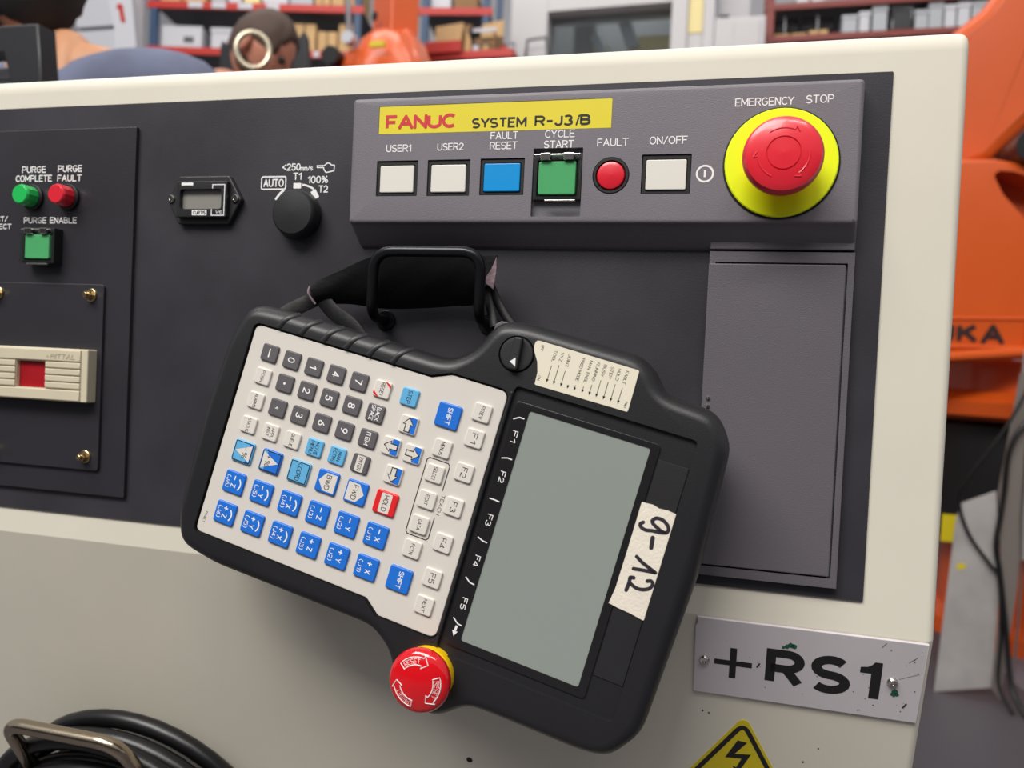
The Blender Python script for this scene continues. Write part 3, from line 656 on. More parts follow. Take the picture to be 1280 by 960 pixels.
# override, coordinate, step and hold keys
JX = (-150.6, -131.5, -112.2, -93.3, -74.3, -55.4)
y = -9.1
def rim(o, x, y, r=0.6, m='ink_black'):
    mb = MB(); mb.stroke(rrect(x-5.85, y-5.75, x+5.85, y+5.75, 0.8, 3), 0.5, ZT + 0.02, closed=True); mb.build('border', m, o, flat=True)
for x, sg in ((JX[0], -1), (JX[1], 1)):
    o = key(x, y, 13.4, 13.2, 'key_cyan' if sg < 0 else 'key_blue', 'blue override key marked %s percent' % ('minus' if sg < 0 else 'plus'))
    t = [(x-sg*5.4, y+5.0), (x-sg*5.4, y-5.0), (x+sg*5.2, y)]
    if sg < 0: inlay(o, [(x+3.2, y-5.6), (x+5.6, y-5.6), (x+5.6, y+5.6), (x+3.2, y+5.6)], 'key_blue')
    else: inlay(o, [(x-5.6, y-5.6), (x-3.0, y-5.6), (x-3.0, y+5.6), (x-5.6, y+5.6)], 'key_cyan')
    inlay(o, t, 'key_white', 0.04)
    mb = MB(); put_text(mb, '%', x - sg*1.6, y-1.6, 3.4, ZT+.09, w=3.6, rot=-90, bold=0); put_text(mb, '-' if sg < 0 else '+', x - sg*1.6, y+2.4, 3.4, ZT+.09, rot=-90, bold=0); mb.build('legend', 'ink_black', o, flat=True); rim(o, x, y)
o = key(JX[2], y, 13.4, 13.2, 'key_cyan', 'light blue COORD key', [('COORD', 0, 0, 2.9, 10.2)], 'ink_black'); rim(o, JX[2], y)
for x, s, sg in ((JX[3], 'BWD', -1), (JX[4], 'FWD', 1)):
    o = key(x, y, 13.4, 13.2, 'key_blue', 'blue and white %s key' % s)
    inlay(o, [(x-sg*5.7, y+5.3), (x-sg*5.7, y-5.3), (x+sg*1.2, y-5.3), (x+sg*5.2, y), (x+sg*1.2, y+5.3)], 'key_white', 0.02)
    mb = MB(); put_text(mb, s, x - sg*0.8, y, 3.2, ZT+.07, w=8.6, rot=-90, bold=0); mb.build('legend', 'ink_black', o, flat=True)
x = JX[5]; o = key(x, y, 13.6, 13.2, 'key_red', 'red HOLD key with white label'); inlay(o, rrect(x-3.3, y-5.6, x+3.3, y+5.6, 0.8, 3), 'key_white', 0.02)
mb = MB(); put_text(mb, 'HOLD', x, y, 3.0, ZT+.07, w=9.2, rot=-90, bold=0); mb.build('legend', 'ink_black', o, flat=True)
# jog keys
for k, (ax, jn) in enumerate((('Z', 6), ('Y', 5), ('X', 4), ('Z', 3), ('Y', 2), ('X', 1))):
    for y, sg in ((-28.2, '-'), (-47.1, '+')):
        x = JX[k]; rot_ = jn > 3
        o = key(x, y, 13.6, 13.0, 'key_blue', 'blue jog key %s%s of joint %d' % ('minus ' if sg == '-' else 'plus ', ax, jn))
        mb = MB(); dx = 0.1 if rot_ else 1.6
        if sg == '-': mb.stroke([(x+dx, y+4.2), (x+dx, y+1.6)], 0.65, ZT, caps=False)
        else: mb.stroke([(x+dx, y+4.2), (x+dx, y+1.6)], 0.65, ZT, caps=False); mb.stroke([(x+dx-1.3, y+2.9), (x+dx+1.3, y+2.9)], 0.65, ZT+.005, caps=False)
        put_text(mb, ax, x+dx, y-1.8, 3.3, ZT, rot=-90, bold=0.02); put_text(mb, '(J%d)' % jn, x-3.9, y, 2.7, ZT, w=7.4, rot=-90, bold=0.01)
        if rot_: mb.stroke(arcpts(x+0.2, y-0.4, 4.5, 44, -40, 10), 0.8, ZT)
        mb.build('legend', 'ink_white', o, flat=True)
for y in (48.6, -46.6): key(-34.7, y, 14.0, 13.6, 'key_blue', 'blue SHIFT key, %s one' % ('upper' if y > 0 else 'lower'), [('SHIFT', 0.6, 0, 3.0, 9.6)])
for s, y in (('PREV', 56.0), ('F1', 41.3), ('F2', 21.6), ('F3', 1.8), ('F4', -19.0), ('F5', -39.3), ('NEXT', -55.0)):
    key(-16.5, y, 10.4, 10.2, 'key_white', 'white %s key' % s, [(s, 0, 0, 3.4 if s[0] == 'F' else 2.2, 5.8 if s[0] == 'F' else 7.4)], 'ink_black')
for s, y in (('MENUS', 30.4), ('SELECT', 15.8), ('EDIT', 0.6), ('DATA', -13.8), ('FCTN', -28.0)):
    key(-32.6, y, 10.4, 10.0, 'key_white', 'white %s key' % s, [(s, 0, 0, 2.2, 6.0 if len(s) == 4 else 7.6)], 'ink_black')
# screen
mb = MB(); mb.slab(rrect(0.2, -70.6, 81.2, 68.2, 2.6, 4), -2.2, -1.2, 0.4, 2, holes=[(rrect(8.6, -66.0, 76.4, 65.0, 1.4, 3), 0.9)])
bz = lab(mb.build('screen_bezel', 'bezel_black', tp), 'glossy black screen border')
mb = MB(); mb.slab(rrect(8.7, -65.9, 76.3, 64.9, 1.4, 3), -2.1, -1.7); lab(mb.build('screen', 'lcd', tp), 'unlit grey liquid crystal screen')
mb = MB(); Z = -1.1
for s, y in (('F1', 48.9), ('F2', 25.9), ('F3', 1.4), ('F4', -22.1), ('F5', -46.3)): put_text(mb, s, 4.6, y, 3.2, Z, w=6.4, rot=-90, bold=0.01)
for y, k, e in ((59.2, 1.0, 0.0), (36.4, 0.6, -0.25), (12.8, 0.1, -0.6), (-10.2, -0.4, -0.9), (-33.8, -0.9, -0.9), (-57.2, -1.0, -1.1)):
    mb.stroke([(1.2, y - 1.6*k*0.9 + (0.2 if k > 0 else 0.4)), (4.4, y + 1.5*k*0.4), (7.2, y + 0.5*k + e*0.4)], 0.65, Z, caps=False)
mb.stroke([(4.4, -59.0), (4.2, -62.2)], 1.3, Z, caps=False); mb.poly([(2.6, -62.0), (5.8, -62.0), (4.2, -65.0)], Z)
lab(mb.build('lettering', 'ink_white', bz, flat=True), 'white soft key captions')
mb = MB(); mb.slab([(81.8, -57.0), (98.0, -57.0), (98.0, 60.6), (81.8, 60.6)], -2.2, -1.6, 0.2, 1); mb.build('blank_plate', 'housing_flat', tp)
mb = MB(); mb.box(-4.4, -72, -1.0, -2.8, 72, 0.7, 0.5); mb.build('divider', 'housing_flat', tp)
# status label strip and the on-off switch
lb_out = rpoly([(1.0, 102.8), (59.2, 102.2), (59.6, 79.6), (7.4, 79.2), (7.0, 86.0), (5.2, 91.5), (1.2, 97.6)][::-1], [2.4, 1, 1, 1, 2, 2, 2.6][::-1], 4)
mb = MB(); mb.slab(lb_out, 0.0, 0.35); lp = lab(mb.build('status_label', 'label_cream', tp), 'cream status label with printed arrows')
mb = MB(); Z = 0.42
for s, x, w in (('TOOL', 13.4, 6.6), ('XYZ', 17.3, 5.2), ('JOINT', 21.4, 7.0), ('PROD MODE', 29.0, 12.6), ('MAN. ENBL', 33.4, 12.4), ('RUNNING', 37.4, 10.2), ('BUSY', 41.3, 6.6), ('STEP', 45.3, 6.4), ('HOLD', 49.2, 6.4), ('FAULT', 53.3, 7.2)):
    put_text(mb, s, x, 100.2, 1.7, Z, rot=-90, bold=0, w=w, align='L')
for i, (x, y0) in enumerate(((13.4, 91.6), (17.3, 93.0), (21.4, 91.0), (25.2, 84.4), (29.0, 85.2), (33.4, 85.8), (37.4, 88.0), (41.3, 91.6), (45.3, 91.8), (49.2, 91.8), (53.3, 91.0))):
    mb.stroke([(x, y0), (x, 83.0)], 0.32, Z, caps=False); mb.poly([(x-0.75, 84.0), (x+0.75, 84.0), (x, 82.2)], Z)
put_text(mb, 'OFF', 5.7, 99.4, 1.5, Z, rot=-90, bold=0); put_text(mb, 'ON', 8.6, 83.4, 1.5, Z, rot=-90, bold=0, w=2.6); put_text(mb, 'PN01', 57.4, 83.0, 1.3, Z, rot=-90, bold=0)
mb.build('lettering', 'ink_black', lp, flat=True)
mb = MB(); mb.lathe([(9.6, -3.0), (9.6, -0.4), (9.0, 0.4), (7.4, 0.6)], -7.2, 92.2, 40); sw = lab(mb.build('switch_knob', 'housing_flat', tp), 'round black on-off switch')
mb = MB(); mb.slab(rpoly([(-10.0, 101.0), (-5.6, 101.6), (-3.6, 83.8), (-9.2, 83.4)][::-1], 1.2, 3), 0.4, 4.2, 0.8, 3); mb.build('grip_bar', 'housing_flat', sw)
mb = MB(); mb.poly([(-8.6, 87.4), (-6.0, 90.2), (-4.9, 85.6)], 4.28); mb.build('pointer_mark', 'ink_white', sw, flat=True)
# grip ribs on the rounded upper left edge
for k in range(6):
    x0 = -149.5 + k*15.1
    pts = []
    for j in range(7):
        t = j/6; a = PI/2*(0.08 + 0.60*t); y = 79 - 8.2 + 8.2*math.sin(a); z = -11 + 11*math.cos(a)
        pts.append((x0 + 6.4*t, y - 0.05 + 0.4*math.sin(a), z + 0.15))
    pts = [(x0 - 2.2, 67.4, 0.15), (x0 - 1.0, 69.4, 0.2)] + pts
    mb = MB(); mb.tube(pts, 1.7, 8, flat=0.4); mb.build('grip_rib', 'housing', tp)
# emergency stop of the pendant
PX, PY = -3.4, -89.4
mb = MB(); mb.lathe([(15.4, -2), (15.4, 3.4), (14.8, 4.2)], PX, PY, 48); pe = lab(mb.build('emergency_stop', 'yellow_ring', tp), 'red domed emergency stop button on a yellow collar')
def dome(r): return 17.8 - 0.0135*r*r
mb = MB(); mb.lathe([(10, 3.6), (13, 4.6), (16.0, 7.0), (17.0, 9.6), (17.2, 11.4), (16.7, 13.2), (15.3, 14.5)] + [(r, dome(r)) for r in (14, 12, 9, 6, 3, 0.01)], PX, PY, 60, cap1=False)
lab(mb.build('mushroom_cap', 'red_dome', pe), 'red domed cap')
mb = MB()
DX, DY = PX, PY
def polar(r, a): return (DX + r*math.cos(a), DY + r*math.sin(a), dome(r) + 0.12)
for a0 in (152, 32, -88):
    a0 = math.radians(a0); sp_ = math.radians(62)
    out_ = [polar(13.2, a0 - sp_*i/12) for i in range(13)]; inn = [polar(9.4, a0 - sp_*i/12) for i in range(13)]
    ae = a0 - sp_; head = [polar(14.6, ae), polar(11.3, ae - math.radians(17)), polar(8.0, ae)]
    mb.tube(out_ + head + inn[::-1], 0.28, 5, closed=True)
    put_text(mb, 'RESET', 0, 0, 2.4, 0, w=9.4, bold=-0.008, warp=lambda px, py: polar(11.3 + py, a0 - sp_*0.5 - px/11.3))
mb.build('lettering', 'ink_white', pe)
# back bracket, hand strap
mb = MB(); mb.slab(rpoly([(-31, 88), (-29.6, 106), (-27, 108.5), (-8, 110.5), (-8, 88)][::-1], 1.5, 3), -24, -20, 0.6, 2); mb.build('strap_bracket', 'grey_door', tp)
st = thing('hand_strap', 'worn black leather hand strap looped over the hanger hook, torn at its right end', 'strap', PM)
def band(rows, name, m, thick=1.6):
    """rows: (top point, bottom point) pairs on the panel; a leather sheet of real thickness"""
    T = smooth([r[0] for r in rows], 6); Bt = smooth([r[1] for r in rows], 6); mb = MB(); NV = 7
    F = []; K = []
    for i in range(len(T)):
        a, b = Vector(T[i]), Vector(Bt[i]); row = []; rowk = []
        for j in range(NV):
            s = j/(NV-1); p = a + (b-a)*s
            bulge = 3.0*math.sin(PI*s) + 0.5*math.sin(i*0.7 + j*1.7) * math.sin(PI*s)
            row.append(mb.v((p.x, p.y, p.z + bulge + thick/2))); rowk.append(mb.v((p.x, p.y, p.z + bulge - thick/2)))
        F.append(row); K.append(rowk)
    n = len(F)
    for i in range(n-1):
        for j in range(NV-1):
            mb.f((F[i][j], F[i+1][j], F[i+1][j+1], F[i][j+1])); mb.f((K[i][j], K[i][j+1], K[i+1][j+1], K[i+1][j]))
        mb.f((F[i][0], K[i][0], K[i+1][0], F[i+1][0])); mb.f((F[i][-1], F[i+1][-1], K[i+1][-1], K[i][-1]))
    for i in (0, n-1):
        for j in range(NV-1): mb.f((F[i][j], F[i][j+1], K[i][j+1], K[i][j]))
    return mb.build(name, m, st, ang=60)
band([((-257.5, 45.5, 20), (-252.5, 33.0, 17)), ((-237, 53.5, 22), (-233, 34, 14)), ((-213, 63.3, 23), (-211, 32, 10)), ((-189.5, 65.3, 23), (-187, 33, 8)), ((-164.5, 65, 23), (-164, 35, 8)), ((-146, 64.5, 22), (-149, 36.5, 10)), ((-137, 64, 20), (-143.5, 44, 14))], 'leather_band', 'leather', 2.2)
mb = MB(); mb.tube(smooth([(-258.3, 45.5, 17.5), (-258.0, 40, 21), (-253.5, 33, 19.5)], 5), 0.7, 6); mb.build('edge_piping', 'frayed', st)
mb = MB(); mb.slab([(-145, 48), (-140, 45.5), (-133.5, 56), (-133, 65.4), (-146, 65.2), (-143.5, 57)], 20.5, 22.0, 0.3, 1); mb.build('torn_flap', 'leather', st)
mb = MB(); mb.slab([(-138.5, 47.6), (-134.2, 44.6), (-132.6, 56), (-133.0, 64.6), (-136, 57), (-139.8, 51)], 21.6, 22.6, 0.3, 1); mb.build('torn_lining', 'frayed', st)
for pts in ([(-141, 50, 19), (-138.5, 40, 19), (-134.5, 30, 22), (-131.5, 22, 26)], [(-137.5, 48, 18), (-132, 37, 18), (-126, 29, 21), (-119.5, 22.5, 25)]):
    mb = MB(); mb.tube(smooth(pts, 6), 2.7, 8, flat=0.45); mb.build('strap_tail', 'leather', st)
for pts in ([(-254, 37, 17), (-262, 33, 18), (-271, 26.5, 24), (-276, 18, 28)], [(-249, 36, 18), (-240, 28, 20), (-226, 20, 24), (-216, 10, 26)]):
    mb = MB(); mb.tube(smooth(pts, 6), 5.2, 10, flat=0.22); mb.build('strap_tail', 'leather', st)

# ------------------------------------------------------------------ hand-lettered tape stuck on the pendant
tl = thing('tape_label', 'strip of cream masking tape hand-lettered 9-12 on the right of the pendant', 'tape', TM)
mb = MB()
edge = [(80.0, 37.0), (86, 37.5), (89.2, 36.6), (94, 37.0), (99.8, 36.4), (101.0, 32), (100.7, 20), (101.1, 8), (100.6, -4), (101.0, -15), (100.0, -19.4), (98.0, -20.8), (90, -19.6), (84, -19.2), (78.8, -18.4), (79.9, -10), (80.1, 10)]
mb.slab(edge, -1.15, -0.75); mb.build('strip', 'tape', tl)
mb = MB(); Z = -0.66
mb.stroke(smooth([(p[0], p[1], 0) for p in [(87.8, 29.5), (89.4, 31.4), (92.5, 31.6), (95.6, 30.0), (97.0, 27.8), (96.3, 25.9), (94.2, 25.8), (91.3, 26.9), (88.7, 28.2), (87.8, 29.5)]], 5), 1.9, Z)
mb.stroke(smooth([(p[0], p[1], 0) for p in [(96.3, 25.9), (93.4, 25.0), (89.3, 24.6), (86.3, 23.9), (83.8, 24.3), (82.5, 25.8), (83.7, 27.3)]], 5), 1.9, Z)
mb.stroke([(90.6, 21.3), (91.3, 16.1)], 2.2, Z)
mb.stroke([(85.6, 9.3), (89.2, 7.3), (97.0, 4.6)], 1.9, Z); mb.stroke([(97.0, 4.6), (91.8, 3.9), (85.8, 2.8)], 1.9, Z)
mb.stroke(smooth([(87.3, -1.6, 0), (85.6, -2.2, 0), (85.8, -4.7, 0), (85.4, -9.0, 0)], 4), 2.0, Z); mb.stroke(smooth([(p[0], p[1], 0) for p in [(86.0, -4.7), (89.5, -6.1), (93.1, -5.9), (96.3, -4.2), (97.4, -1.6), (96.2, -0.2), (94.3, -0.9)]], 5), 1.9, Z)
lab(mb.build('lettering', 'marker', tl, flat=True), 'handwritten black marker digits')

# ------------------------------------------------------------------ behind the cabinet (world metres)
D('robot_orange', '#da5a1c', 0.32, var=(3, 0.08), coat=0.25); D('robot_black', '#101012', 0.5); D('robot_grey', '#77757a', 0.35, metal=0.5)
D('rack_red', '#b8281f', 0.45); D('rack_red_dull', '#7c2f28', 0.5); D('rack_blue', '#2b4668', 0.45); D('shelf_steel', '#4e4d52', 0.5)
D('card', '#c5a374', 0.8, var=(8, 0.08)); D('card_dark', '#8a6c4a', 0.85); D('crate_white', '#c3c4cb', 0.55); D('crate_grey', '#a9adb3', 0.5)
D('plastic_black', '#1b1c22', 0.45); D('sheet_steel', '#bab5b3', 0.45, metal=0.15, var=(9, 0.22)); D('sheet_edge', '#837a74', 0.45, metal=0.2)
D('machine_white', '#bfbdbf', 0.5); D('machine_inside', '#75767a', 0.6); D('machine_yellow', '#b09a34', 0.5); clear('pane', '#d5dadb', 0.12)
D('pale_yellow', '#e0cf92', 0.5); D('skin', '#c08a66', 0.55, var=(30, 0.06)); D('skin_pink', '#c98870', 0.55); D('hair_dark', '#1d191b', 0.7, bump=(400, 0.6)); D('hair_brown', '#4a372e', 0.7, bump=(400, 0.6))
D('shirt_blue', '#63687f', 0.85, var=(14, 0.18), bump=(300, 0.4)); D('shirt_sand', '#b89a78', 0.85, bump=(300, 0.4)); D('trousers', '#2b2d36', 0.85); D('ring_metal', '#cbbfa8', 0.28, metal=0.85)
D('motor_black', '#141417', 0.35); D('brown_part', '#77492c', 0.5); D('ink_navy', '#2a1512', 0.5)
def front(Y, x=0, z=0): return frame((x, Y, z), (1, 0, 0), (0, 0, 1), (0, -1, 0))
def mm(P): return [(x*1000, z*1000) for x, z in P]
def plate(name, m, P, Y, depth, parent=None, bev=0.0, r=0.0, lb=None, holes=(), ang=40):
    """a solid cut to the outline P (x, z), its front at depth Y, running depth metres back"""
    mb = MB(); Q = mm(P)
    if area(Q) < 0: Q = Q[::-1]
    if r: Q = rpoly(Q, r*1000, 5)
    mb.slab(Q, -depth*1000, 0, bev*1000, 3, holes=holes)
    mb.xf(front(Y)); o = mb.build(name, m, parent, ang=ang)
    if lb: lab(o, lb)
    return o
def bar(name, m, pts, r, parent=None, n=10, lb=None):
    mb = MB(); mb.tube([(p[0]*1000, p[1]*1000, p[2]*1000) for p in pts], r*1000, n); o = mb.build(name, m, parent)
    return lab(o, lb) if lb else o
def drum(name, m, prof, cx, cy, parent=None, n=48, lb=None):
    """lathe about a vertical axis; prof = (radius, z) in metres"""
    mb = MB(); mb.lathe([(r*1000, z*1000) for r, z in prof], cx*1000, cy*1000, n); o = mb.build(name, m, parent, ang=35)
    return lab(o, lb) if lb else o
def disc_y(name, m, x, z, y0, y1, r, parent=None, n=32, r1=None, lb=None):
    mb = MB(); mb.lathe([(r*1000, -y1*1000), (r*1000, -y0*1000 - 3), ((r1 or r*0.96)*1000, -y0*1000)], x*1000, z*1000, n)
    mb.xf(frame((0, 0, 0), (1, 0, 0), (0, 0, 1), (0, -1, 0))); o = mb.build(name, m, parent)
    return lab(o, lb) if lb else o

# --- near orange robot, right
K = 1.16; RY = 2.05
def rk(P): return [(x*K, 0.8 + (z - 0.8)*K) for x, z in P]
rb = thing('industrial_robot', 'large orange robot arm standing close behind the right edge of the cabinet', 'robot')
drum('pedestal', 'robot_orange', [(0.36, 0.0), (0.36, 0.05), (0.30, 0.07), (0.30, 0.27), (0.33, 0.29), (0.33, 0.33), (0.27, 0.35)], 1.06, 2.50, rb)
drum('motor_housing', 'robot_black', [(0.40, 0.33), (0.42, 0.36), (0.42, 0.68), (0.40, 0.70)], 1.06, 2.50, rb)
drum('turntable', 'robot_orange', [(0.46, 0.70), (0.50, 0.715), (0.51, 0.755), (0.47, 0.785), (0.44, 0.79), (0.44, 0.87), (0.46, 0.88)], 1.06, 2.48, rb, 64)
hole = mm(rk([(0.616, 1.312), (0.628, 1.324), (0.66, 1.320), (0.80, 1.27), (0.92, 1.16), (0.80, 1.13), (0.70, 1.195), (0.64, 1.265)]))
body = rk([(0.28, 1.20), (0.40, 1.32), (0.55, 1.352), (0.62, 1.352), (0.74, 1.325), (0.98, 1.22), (1.14, 1.06), (1.16, 0.885), (0.28, 0.88)])
plate('carousel', 'robot_orange', body, RY - 0.02, 0.50, rb, bev=0.010, r=0.03, holes=[(rpoly(hole if area(hole) > 0 else hole[::-1], 18, 5), 130)], ang=50)
bar('cable_guide', 'robot_grey', [(0.775, RY+0.06, 1.275), (0.86, RY+0.05, 1.26), (1.0, RY+0.05, 1.20)], 0.024, rb)
mb = MB(); mb.tube([(x*1000, (RY-0.035)*1000 - 0, z*1000) for x, z in [(0.30, 0.872), (0.62, 0.878), (0.86, 0.905), (1.25, 0.93)]], 26, 10, flat=0.7); mb.build('rib', 'robot_orange', rb)
mb = MB(); put_text(mb, 'KUKA', 0.644*1000, 0.949*1000, 56, 0, w=244, bold=0.055); mb.xf(front(RY - 0.0235)); lab(mb.build('lettering', 'ink_navy', rb, flat=True), 'dark maker name')
mb = MB(); mb.tube([(478, 906, 0), (812, 914, 0), (816, 994, 0), (478, 986, 0)], 5, 6, closed=True); mb.xf(front(RY - 0.021)); mb.build('name_frame', 'robot_orange', rb)
link = rk([(0.30, 1.50), (0.44, 1.62), (0.51, 1.685), (0.60, 1.762), (0.80, 2.05), (1.25, 2.05), (1.02, 1.72), (0.76, 1.50), (0.64, 1.37), (0.56, 1.335), (0.42, 1.345), (0.32, 1.40)])
plate('link_arm', 'robot_orange', link, RY + 0.10, 0.34, rb, bev=0.035, r=0.03, ang=50)
disc_y('joint_cover', 'motor_black', 0.80, 1.465, RY - 0.06, RY + 0.12, 0.046, rb, lb='black motor cap'); disc_y('cap_ring', 'robot_grey', 0.806, 1.465, RY - 0.075, RY - 0.05, 0.026, rb)
plate('bracket', 'brown_part', rk([(0.665, 1.325), (0.69, 1.385), (0.90, 1.32), (0.86, 1.27)]), RY - 0.0, 0.1, rb, bev=0.004)
plate('clip', 'crate_white', rk([(0.606, 1.345), (0.617, 1.362), (0.624, 1.345)]), RY + 0.06, 0.03, rb)
mb = MB(); mb.box(0.640*1000, 0.352*1000, 0, 0.745*1000, 0.43*1000, 4); mb.xf(front(2.045)); lab(mb.build('warning_label', 'sticker_yellow', rb), 'yellow warning label')
# --- sheet metal stand
sm = thing('sheet_metal_stand', 'bare scuffed sheet metal stand with upright channel on the floor at far right', 'stand')
plate('front_sheet', 'sheet_steel', [(0.585, 0.0), (0.612, 0.455), (0.622, 0.497), (0.700, 0.535), (0.722, 0.30), (0.716, 0.03)], 1.80, 0.005, sm)
plate('side_sheet', 'sheet_edge', [(0.716, 0.03), (0.722, 0.30), (0.702, 0.535), (0.735, 0.84), (0.762, 0.84), (0.758, 0.30), (0.735, 0.0)], 1.79, 0.004, sm)
mb = MB(); mb.tube([(759, -1785, 0), (764, -1785, 300), (756, -1785, 480), (760, -1785, 860)], 3.2, 6); mb.xf(Matrix.Scale(-1, 4, Vector((0, 1, 0)))); mb.build('folded_edge', 'chrome', sm)
plate('channel', 'sheet_steel', [(0.768, 0.36), (0.764, 0.60), (0.768, 0.90), (0.96, 0.90), (0.96, 0.0), (0.90, 0.0), (0.89, 0.35)], 1.83, 0.05, sm, bev=0.002)
mb = MB(); mb.poly([(618, 338), (638, 345), (640, 330), (622, 324)], 0); mb.xf(front(1.7985)); mb.build('paint_mark', 'sticker_yellow', sm, flat=True)
c1 = thing('cable', 'thin dark cable hanging in a loose curve before the orange robot', 'cable')
mb = MB(); mb.tube(smooth([(0.80*1000, 1740, 1130), (790, 1740, 960), (745, 1740, 820), (690, 1745, 690), (622, 1770, 560), (612, 1785, 500), (640, 1786, 420), (690, 1782, 350), (712, 1780, 315), (720, 1765, 180), (716, 1750, 60), (735, 1700, 7)], 8), 4.5, 8); mb.build('wire', 'cable_black', c1)
c2 = thing('cable', 'thicker dark cable curving over the stand beside its upright', 'cable')
mb = MB(); mb.tube(smooth([(900, 1775, 745), (800, 1770, 745), (745, 1772, 710), (716, 1775, 640), (712, 1780, 540), (706, 1780, 470), (700, 1778, 400), (712, 1776, 330), (732, 1765, 180), (742, 1740, 60), (760, 1690, 9)], 8), 6.5, 8); mb.build('wire', 'cable_black', c2)
for i, y in enumerate((2.62, 4.1)): pass
mb = MB(); mb.box(800, 1400, -1, 1900, 2480, 1.2); wk = mb.build('floor_plate', mat('floor_plate', '#716f78', 0.45, var=(3, 0.1)), None); wk['label'] = 'darker rectangular steel plate laid on the grey floor'; wk['category'] = 'plate'
wk.location = (0.02, 0.5, 0)

# --- far orange robot
fr = thing('industrial_robot', 'smaller orange robot standing farther back among the red shelving', 'robot')
drum('pedestal', 'robot_orange', [(0.34, 0), (0.34, 0.9), (0.28, 0.95), (0.28, 1.6)], -1.60, 3.15, fr, 40)
drum('shoulder', 'robot_orange', [(0.24, 1.6), (0.26, 1.7), (0.25, 2.02), (0.20, 2.2), (0.16, 2.30), (0.12, 2.34)], -1.60, 3.12, fr, 40)
mb = MB(); mb.box(-95, -75, 2150, 95, 75, 3150, 12); mb.xf(Matrix.Translation((-1.585, 3.10, 0)) @ Matrix.Rotation(math.radians(-38), 4, 'Z') ); mb.build('link_arm', 'robot_orange', fr)
mb = MB(); mb.lathe([(22, -6), (22, 3), (18, 4)], 0, 0, 20); mb.xf(Matrix.Translation((-1.648, 3.0, 2.40)) @ Matrix.Rotation(math.radians(-38), 4, 'Z') @ Matrix.Rotation(PI/2, 4, 'X')); mb.build('bolt_hole', 'robot_black', fr)
plate('gusset', 'robot_orange', [(-1.53, 2.15), (-1.52, 2.32), (-1.47, 2.33), (-1.43, 2.26), (-1.39, 2.15)], 2.98, 0.12, fr, bev=0.02)
plate('gusset', 'robot_orange', [(-1.80, 2.15), (-1.76, 2.24), (-1.68, 2.26), (-1.66, 2.15)], 2.96, 0.12, fr, bev=0.02)
disc_y('motor', 'motor_black', -1.83, 2.20, 2.92, 3.05, 0.045, fr); bar('hose', 'robot_grey', [(-1.76, 2.95, 2.46), (-1.745, 2.93, 2.36), (-1.735, 2.93, 2.27)], 0.014, fr)
disc_y('hose_coupling', 'crate_white', -1.735, 2.27, 2.90, 2.95, 0.03, fr); plate('label_tag', 'sticker_yellow', [(-1.60, 2.20), (-1.60, 2.225), (-1.53, 2.225), (-1.53, 2.20)], 2.86, 0.02, fr)

# --- shelving
def rack(name, lb, o, yaw, L, depth, levels, hmax, beam_m, post_m, posts, bh=0.045):
    t = thing(name, lb, 'shelving', Matrix.Translation(o) @ Matrix.Rotation(yaw, 4, 'Z'))
    for s in posts:
        for yy in (0, depth):
            mb = MB(); mb.box((s-0.022)*1000, (yy-0.02)*1000, 0, (s+0.022)*1000, (yy+0.02)*1000, hmax*1000, 3); mb.build('upright', post_m, t)
    for z in levels:
        for yy in (-0.022, depth + 0.002):
            mb = MB(); mb.box(-0.02*1000, yy*1000, (z-bh)*1000, (L+0.02)*1000, (yy+0.02)*1000, z*1000, 2); mb.build('beam', beam_m, t)
        mb = MB(); mb.box(0, 0, (z-0.012)*1000, L*1000, depth*1000, (z-0.001)*1000); mb.build('shelf', 'shelf_steel', t)
    return t
ra = rack('pallet_rack', 'red beamed rack with blue uprights and white beam labels, behind the two people', (-3.595, 3.876, 0), math.radians(12), 1.34, 0.6, (0.3, 0.9, 1.5, 2.1, 2.705, 2.99), 3.5, 'rack_red', 'rack_blue', (0.02, 1.32))
RM = Matrix.Translation((-3.595, 3.876, 0)) @ Matrix.Rotation(math.radians(12), 4, 'Z')
for a, b in ((0.245, 0.335), (0.395, 0.485), (0.565, 0.655), (0.745, 0.825)):
    mb = MB(); mb.box(a*1000, -25, 2950, b*1000, -21.5, 2986); mb.build('beam_label', 'crate_white', ra)
mb = MB(); mb.box(1055, -25, 2665, 1090, -21.5, 2700); mb.build('beam_label', 'crate_white', ra)
def box_on(name, m, lb, mt, s0, s1, y0, y1, z0, z1, cat='box', grp=None, lid=None):
    c = mt @ Vector(((s0+s1)/2, (y0+y1)/2, z0)); t = thing(name, lb, cat, Matrix.Translation(c) @ mt.to_3x3().to_4x4(), grp)
    w, d, h = (s1-s0)*500, (y1-y0)*500, (z1-z0)*1000
    mb = MB(); mb.box(-w, -d, 0.5, w, d, h, 3); mb.build('body', m, t)
    if lid == 'lid': mb = MB(); mb.box(-w-4, -d-4, h*0.80, w+4, d+4, h*0.98, 3); mb.build('lid', m, t)
    if lid == 'tape': mb = MB(); mb.box(-w*0.12, -d-1, h*0.1, w*0.12, -d+1, h-1); mb.build('packing_tape', 'card_dark', t)
    if lid == 'label': mb = MB(); mb.box(w*0.1, -d-1.2, h*0.3, w*0.6, -d, h*0.55); mb.build('label_tag', 'shelf_steel', t)
    return t
L1 = 2.706; L2 = 2.991
box_on('storage_box', 'crate_white', 'wide pale grey box with a label on the lower shelf beside the blue upright', RM, 0.055, 0.315, 0.03, 0.4, L1, L1+0.150, lid='label')
box_on('storage_box', 'crate_white', 'pale grey lidded box on the lower shelf left of the brown-haired head', RM, 0.375, 0.58, 0.03, 0.4, L1, L1+0.145, lid='lid')
box_on('storage_box', 'crate_grey', 'grey box half hidden behind the brown-haired head', RM, 0.62, 0.86, 0.05, 0.4, L1, L1+0.13, lid='lid')
